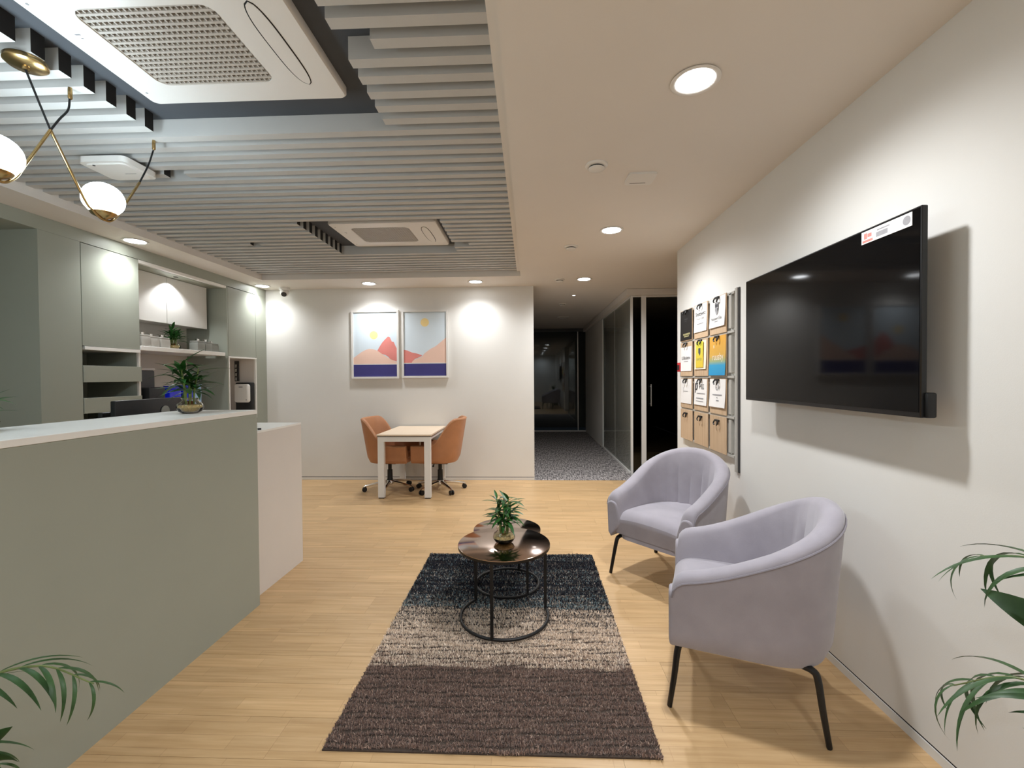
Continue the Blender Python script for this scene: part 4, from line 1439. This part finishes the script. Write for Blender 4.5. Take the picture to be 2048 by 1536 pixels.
def swivel_chair(loc, rz, label, base_rot):
    c = thing('swivel_chair', label, 'chair', loc, rz, 'tan leather swivel chairs at the meeting table')
    mb, seamp = tub_shell(0.275, 0.28, 0.27, 2.6, 0.362, 0.575, 0.885, 0.042, 0.07, 0.04, 0.44, lean=0.05, power=1.0, swoop=True)
    mb.build('shell', 'tan', c)
    MB().tube(seamp, 0.003, 6).build('piping', 'tanin', c)
    MB().prismz(rrect(-0.21, 0.21, -0.27, 0.17, 0.12, 6), 0.358, 0.40).build('seat_base', 'tan', c)
    s = MB().box(-0.205, 0.205, -0.285, 0.13, 0.395, 0.505, 0.04, 4).build('seat', 'tan', c)
    MB().box(-0.10, 0.10, -0.11, 0.11, 0.33, 0.358, 0.006).build('tilt_plate', 'black', c)
    MB().tube([(0.05, -0.02, 0.355), (0.19, -0.03, 0.345), (0.22, -0.03, 0.33)], [0.006, 0.006, 0.012], 8).build('lever', 'black', c)
    MB().lathe([(0.022, 0.345), (0.022, 0.25), (0.030, 0.248), (0.032, 0.14), (0.04, 0.12), (0.044, 0.10), (0.02, 0.08)][::-1], n=20).build('gas_lift', 'black', c)
    hub = MB().lathe([(0.03, 0.07), (0.048, 0.078), (0.05, 0.11), (0.04, 0.125)], n=24).build('hub', 'chrome', c)
    for k in range(5):
        a = base_rot - rz + 2 * PI * k / 5
        ca_, sa = math.cos(a), math.sin(a)
        p = [(0.04 * ca_, 0.04 * sa, 0.105), (0.16 * ca_, 0.16 * sa, 0.088), (0.285 * ca_, 0.285 * sa, 0.066), (0.305 * ca_, 0.305 * sa, 0.058)]
        sp = MB().tube(p, [0.024, 0.02, 0.015, 0.012], 8, (1, 0.8)).build('spoke', 'chrome', c)
        cs = MB()
        cs.lathe([(0.008, 0.05), (0.008, 0.075)], (0.30 * ca_, 0.30 * sa, -0.01), 10)
        o = cs.build('caster_stem', 'black', sp)
        for sd in (-1, 1):
            cx, cy = 0.295 * ca_ - sa * 0.016 * sd, 0.295 * sa + ca_ * 0.016 * sd
            wm = MB().lathe([(0.012, -0.009), (0.025, -0.008), (0.0275, -0.004), (0.0275, 0.004), (0.025, 0.008), (0.012, 0.009)], n=20)
            w = wm.build('caster_wheel', 'black', sp)
            w.matrix_local = Matrix.Translation((cx, cy, 0.0275)) @ Matrix.Rotation(a, 4, 'Z') @ Matrix.Rotation(R(90), 4, 'X')
    return c


swivel_chair((-1.70, 5.30, 0), R(86), 'tan leather swivel chair left of the meeting table', R(200))
swivel_chair((-1.085, 5.30, 0), R(-92), 'tan leather swivel chair right of the meeting table', R(235))


# ================================================================== PALMS
PLEAF = [leaf_mesh(0.30, 0.012, d, 0.35, 10, 'leaflet', 'palm') for d in (0.9, 1.4, 1.9)]
PLEAFW = [leaf_mesh(0.27, 0.05, d, 0.3, 9, 'leaflet', 'palm') for d in (0.5, 0.9)]


def palm(loc, label, fronds, pot_r=0.13, pot_h=0.24):
    c = thing('potted_palm', label, 'plant', loc, 0, 'potted palms beside the viewer')
    MB().lathe([(pot_r * 0.7, 0.0), (pot_r * 0.75, 0.004), (pot_r, pot_h - 0.02), (pot_r * 1.06, pot_h), (pot_r * 0.95, pot_h), (pot_r * 0.9, pot_h - 0.04)], n=36).build('pot', 'pot', c)
    MB().lathe([(pot_r * 0.88, pot_h - 0.05), (pot_r * 0.86, pot_h - 0.03), (0.004, pot_h - 0.02)], n=30).build('soil', 'soil', c)
    for pts, n, lw, wide, dr in fronds:
        P = sm([Vector(p) - Vector(loc) for p in pts], 10)
        m = len(P)
        fr = MB().tube(P, [0.006 - 0.0045 * i / (m - 1) for i in range(m)], 6).build('frond', 'palmstem', c)
        for i in range(n):
            f = 0.40 + 0.58 * i / (n - 1)
            idx = min(m - 2, int(f * (m - 1)))
            pos, tan = P[idx], (P[idx + 1] - P[idx]).normalized()
            for sd in (-1, 1):
                upv = Vector((0, 0, 1))
                sidev = tan.cross(upv)
                if sidev.length < 1e-3:
                    sidev = Vector((1, 0, 0))
                sidev.normalize()
                nv = sidev.cross(tan).normalized()
                spread = R(random.uniform(26, 44)) * (1.15 - 0.55 * (f - 0.4))
                d = (tan * math.cos(spread) + sidev * sd * math.sin(spread) + nv * random.uniform(-0.05, 0.15)).normalized()
                y = nv.cross(d).normalized()
                z = d.cross(y).normalized()
                sc = lw * (0.65 + 0.5 * math.sin(PI * min(1, 0.15 + (f - 0.4) * 1.35))) * random.uniform(0.85, 1.1)
                mm = Matrix(((d.x, y.x, z.x, pos.x), (d.y, y.y, z.y, pos.y), (d.z, y.z, z.z, pos.z), (0, 0, 0, 1)))
                lf = put('leaflet', random.choice(PLEAFW if wide else PLEAF), fr)
                lf.matrix_local = mm @ Matrix.Rotation(R(-58) if wide else 0.0, 4, 'X') @ Matrix.Scale(sc, 4)
    return c


bx_, by_ = 1.25, 0.80


def fr(bx_, by_, *pts):
    return [(bx_, by_, 0.2)] + [(bx_ + a, by_ + b_, z) for a, b_, z in pts]


RP = []
RP.append((fr(bx_, by_, (0.0, 0.05, 0.58), (-0.03, 0.13, 0.86), (-0.10, 0.24, 0.935), (-0.15, 0.32, 0.915)), 7, 0.60, False, 0))
RP.append((fr(bx_, by_, (-0.02, 0.07, 0.42), (-0.06, 0.16, 0.62), (-0.13, 0.25, 0.66), (-0.21, 0.33, 0.585)), 9, 0.66, False, 0))
RP.append((fr(bx_, by_, (0.0, 0.04, 0.48), (-0.02, 0.11, 0.72), (-0.07, 0.19, 0.78)), 3, 0.80, True, 0))
RP.append((fr(bx_, by_, (0.0, -0.04, 0.6), (-0.02, -0.14, 0.92), (-0.05, -0.26, 0.98)), 8, 0.40, False, 0))
RP.append((fr(bx_, by_, (-0.05, -0.08, 0.6), (-0.10, -0.22, 0.86), (-0.14, -0.36, 0.90)), 8, 0.45, False, 0))
palm((bx_, by_, 0), 'palm with arching fronds against the right wall', RP, 0.13, 0.24)
bx_, by_ = -1.42, 0.92
LP = []
LP.append((fr(bx_, by_, (0.02, 0.02, 0.46), (0.09, 0.06, 0.63), (0.22, 0.10, 0.665), (0.34, 0.12, 0.61)), 9, 0.46, False, 0))
LP.append((fr(bx_, by_, (0.02, -0.01, 0.38), (0.08, -0.02, 0.51), (0.15, 0.0, 0.54), (0.22, 0.02, 0.49)), 6, 0.40, False, 0))
LP.append((fr(bx_, by_, (0.04, 0.0, 0.36), (0.10, 0.01, 0.47), (0.15, 0.02, 0.485)), 3, 0.5, True, 0))
LP.append((fr(bx_, by_, (-0.02, -0.06, 0.5), (-0.03, -0.18, 0.72), (-0.02, -0.32, 0.74)), 7, 0.45, False, 0))
palm((bx_, by_, 0), 'palm with drooping fronds in front of the sage counter', LP, 0.12, 0.22)
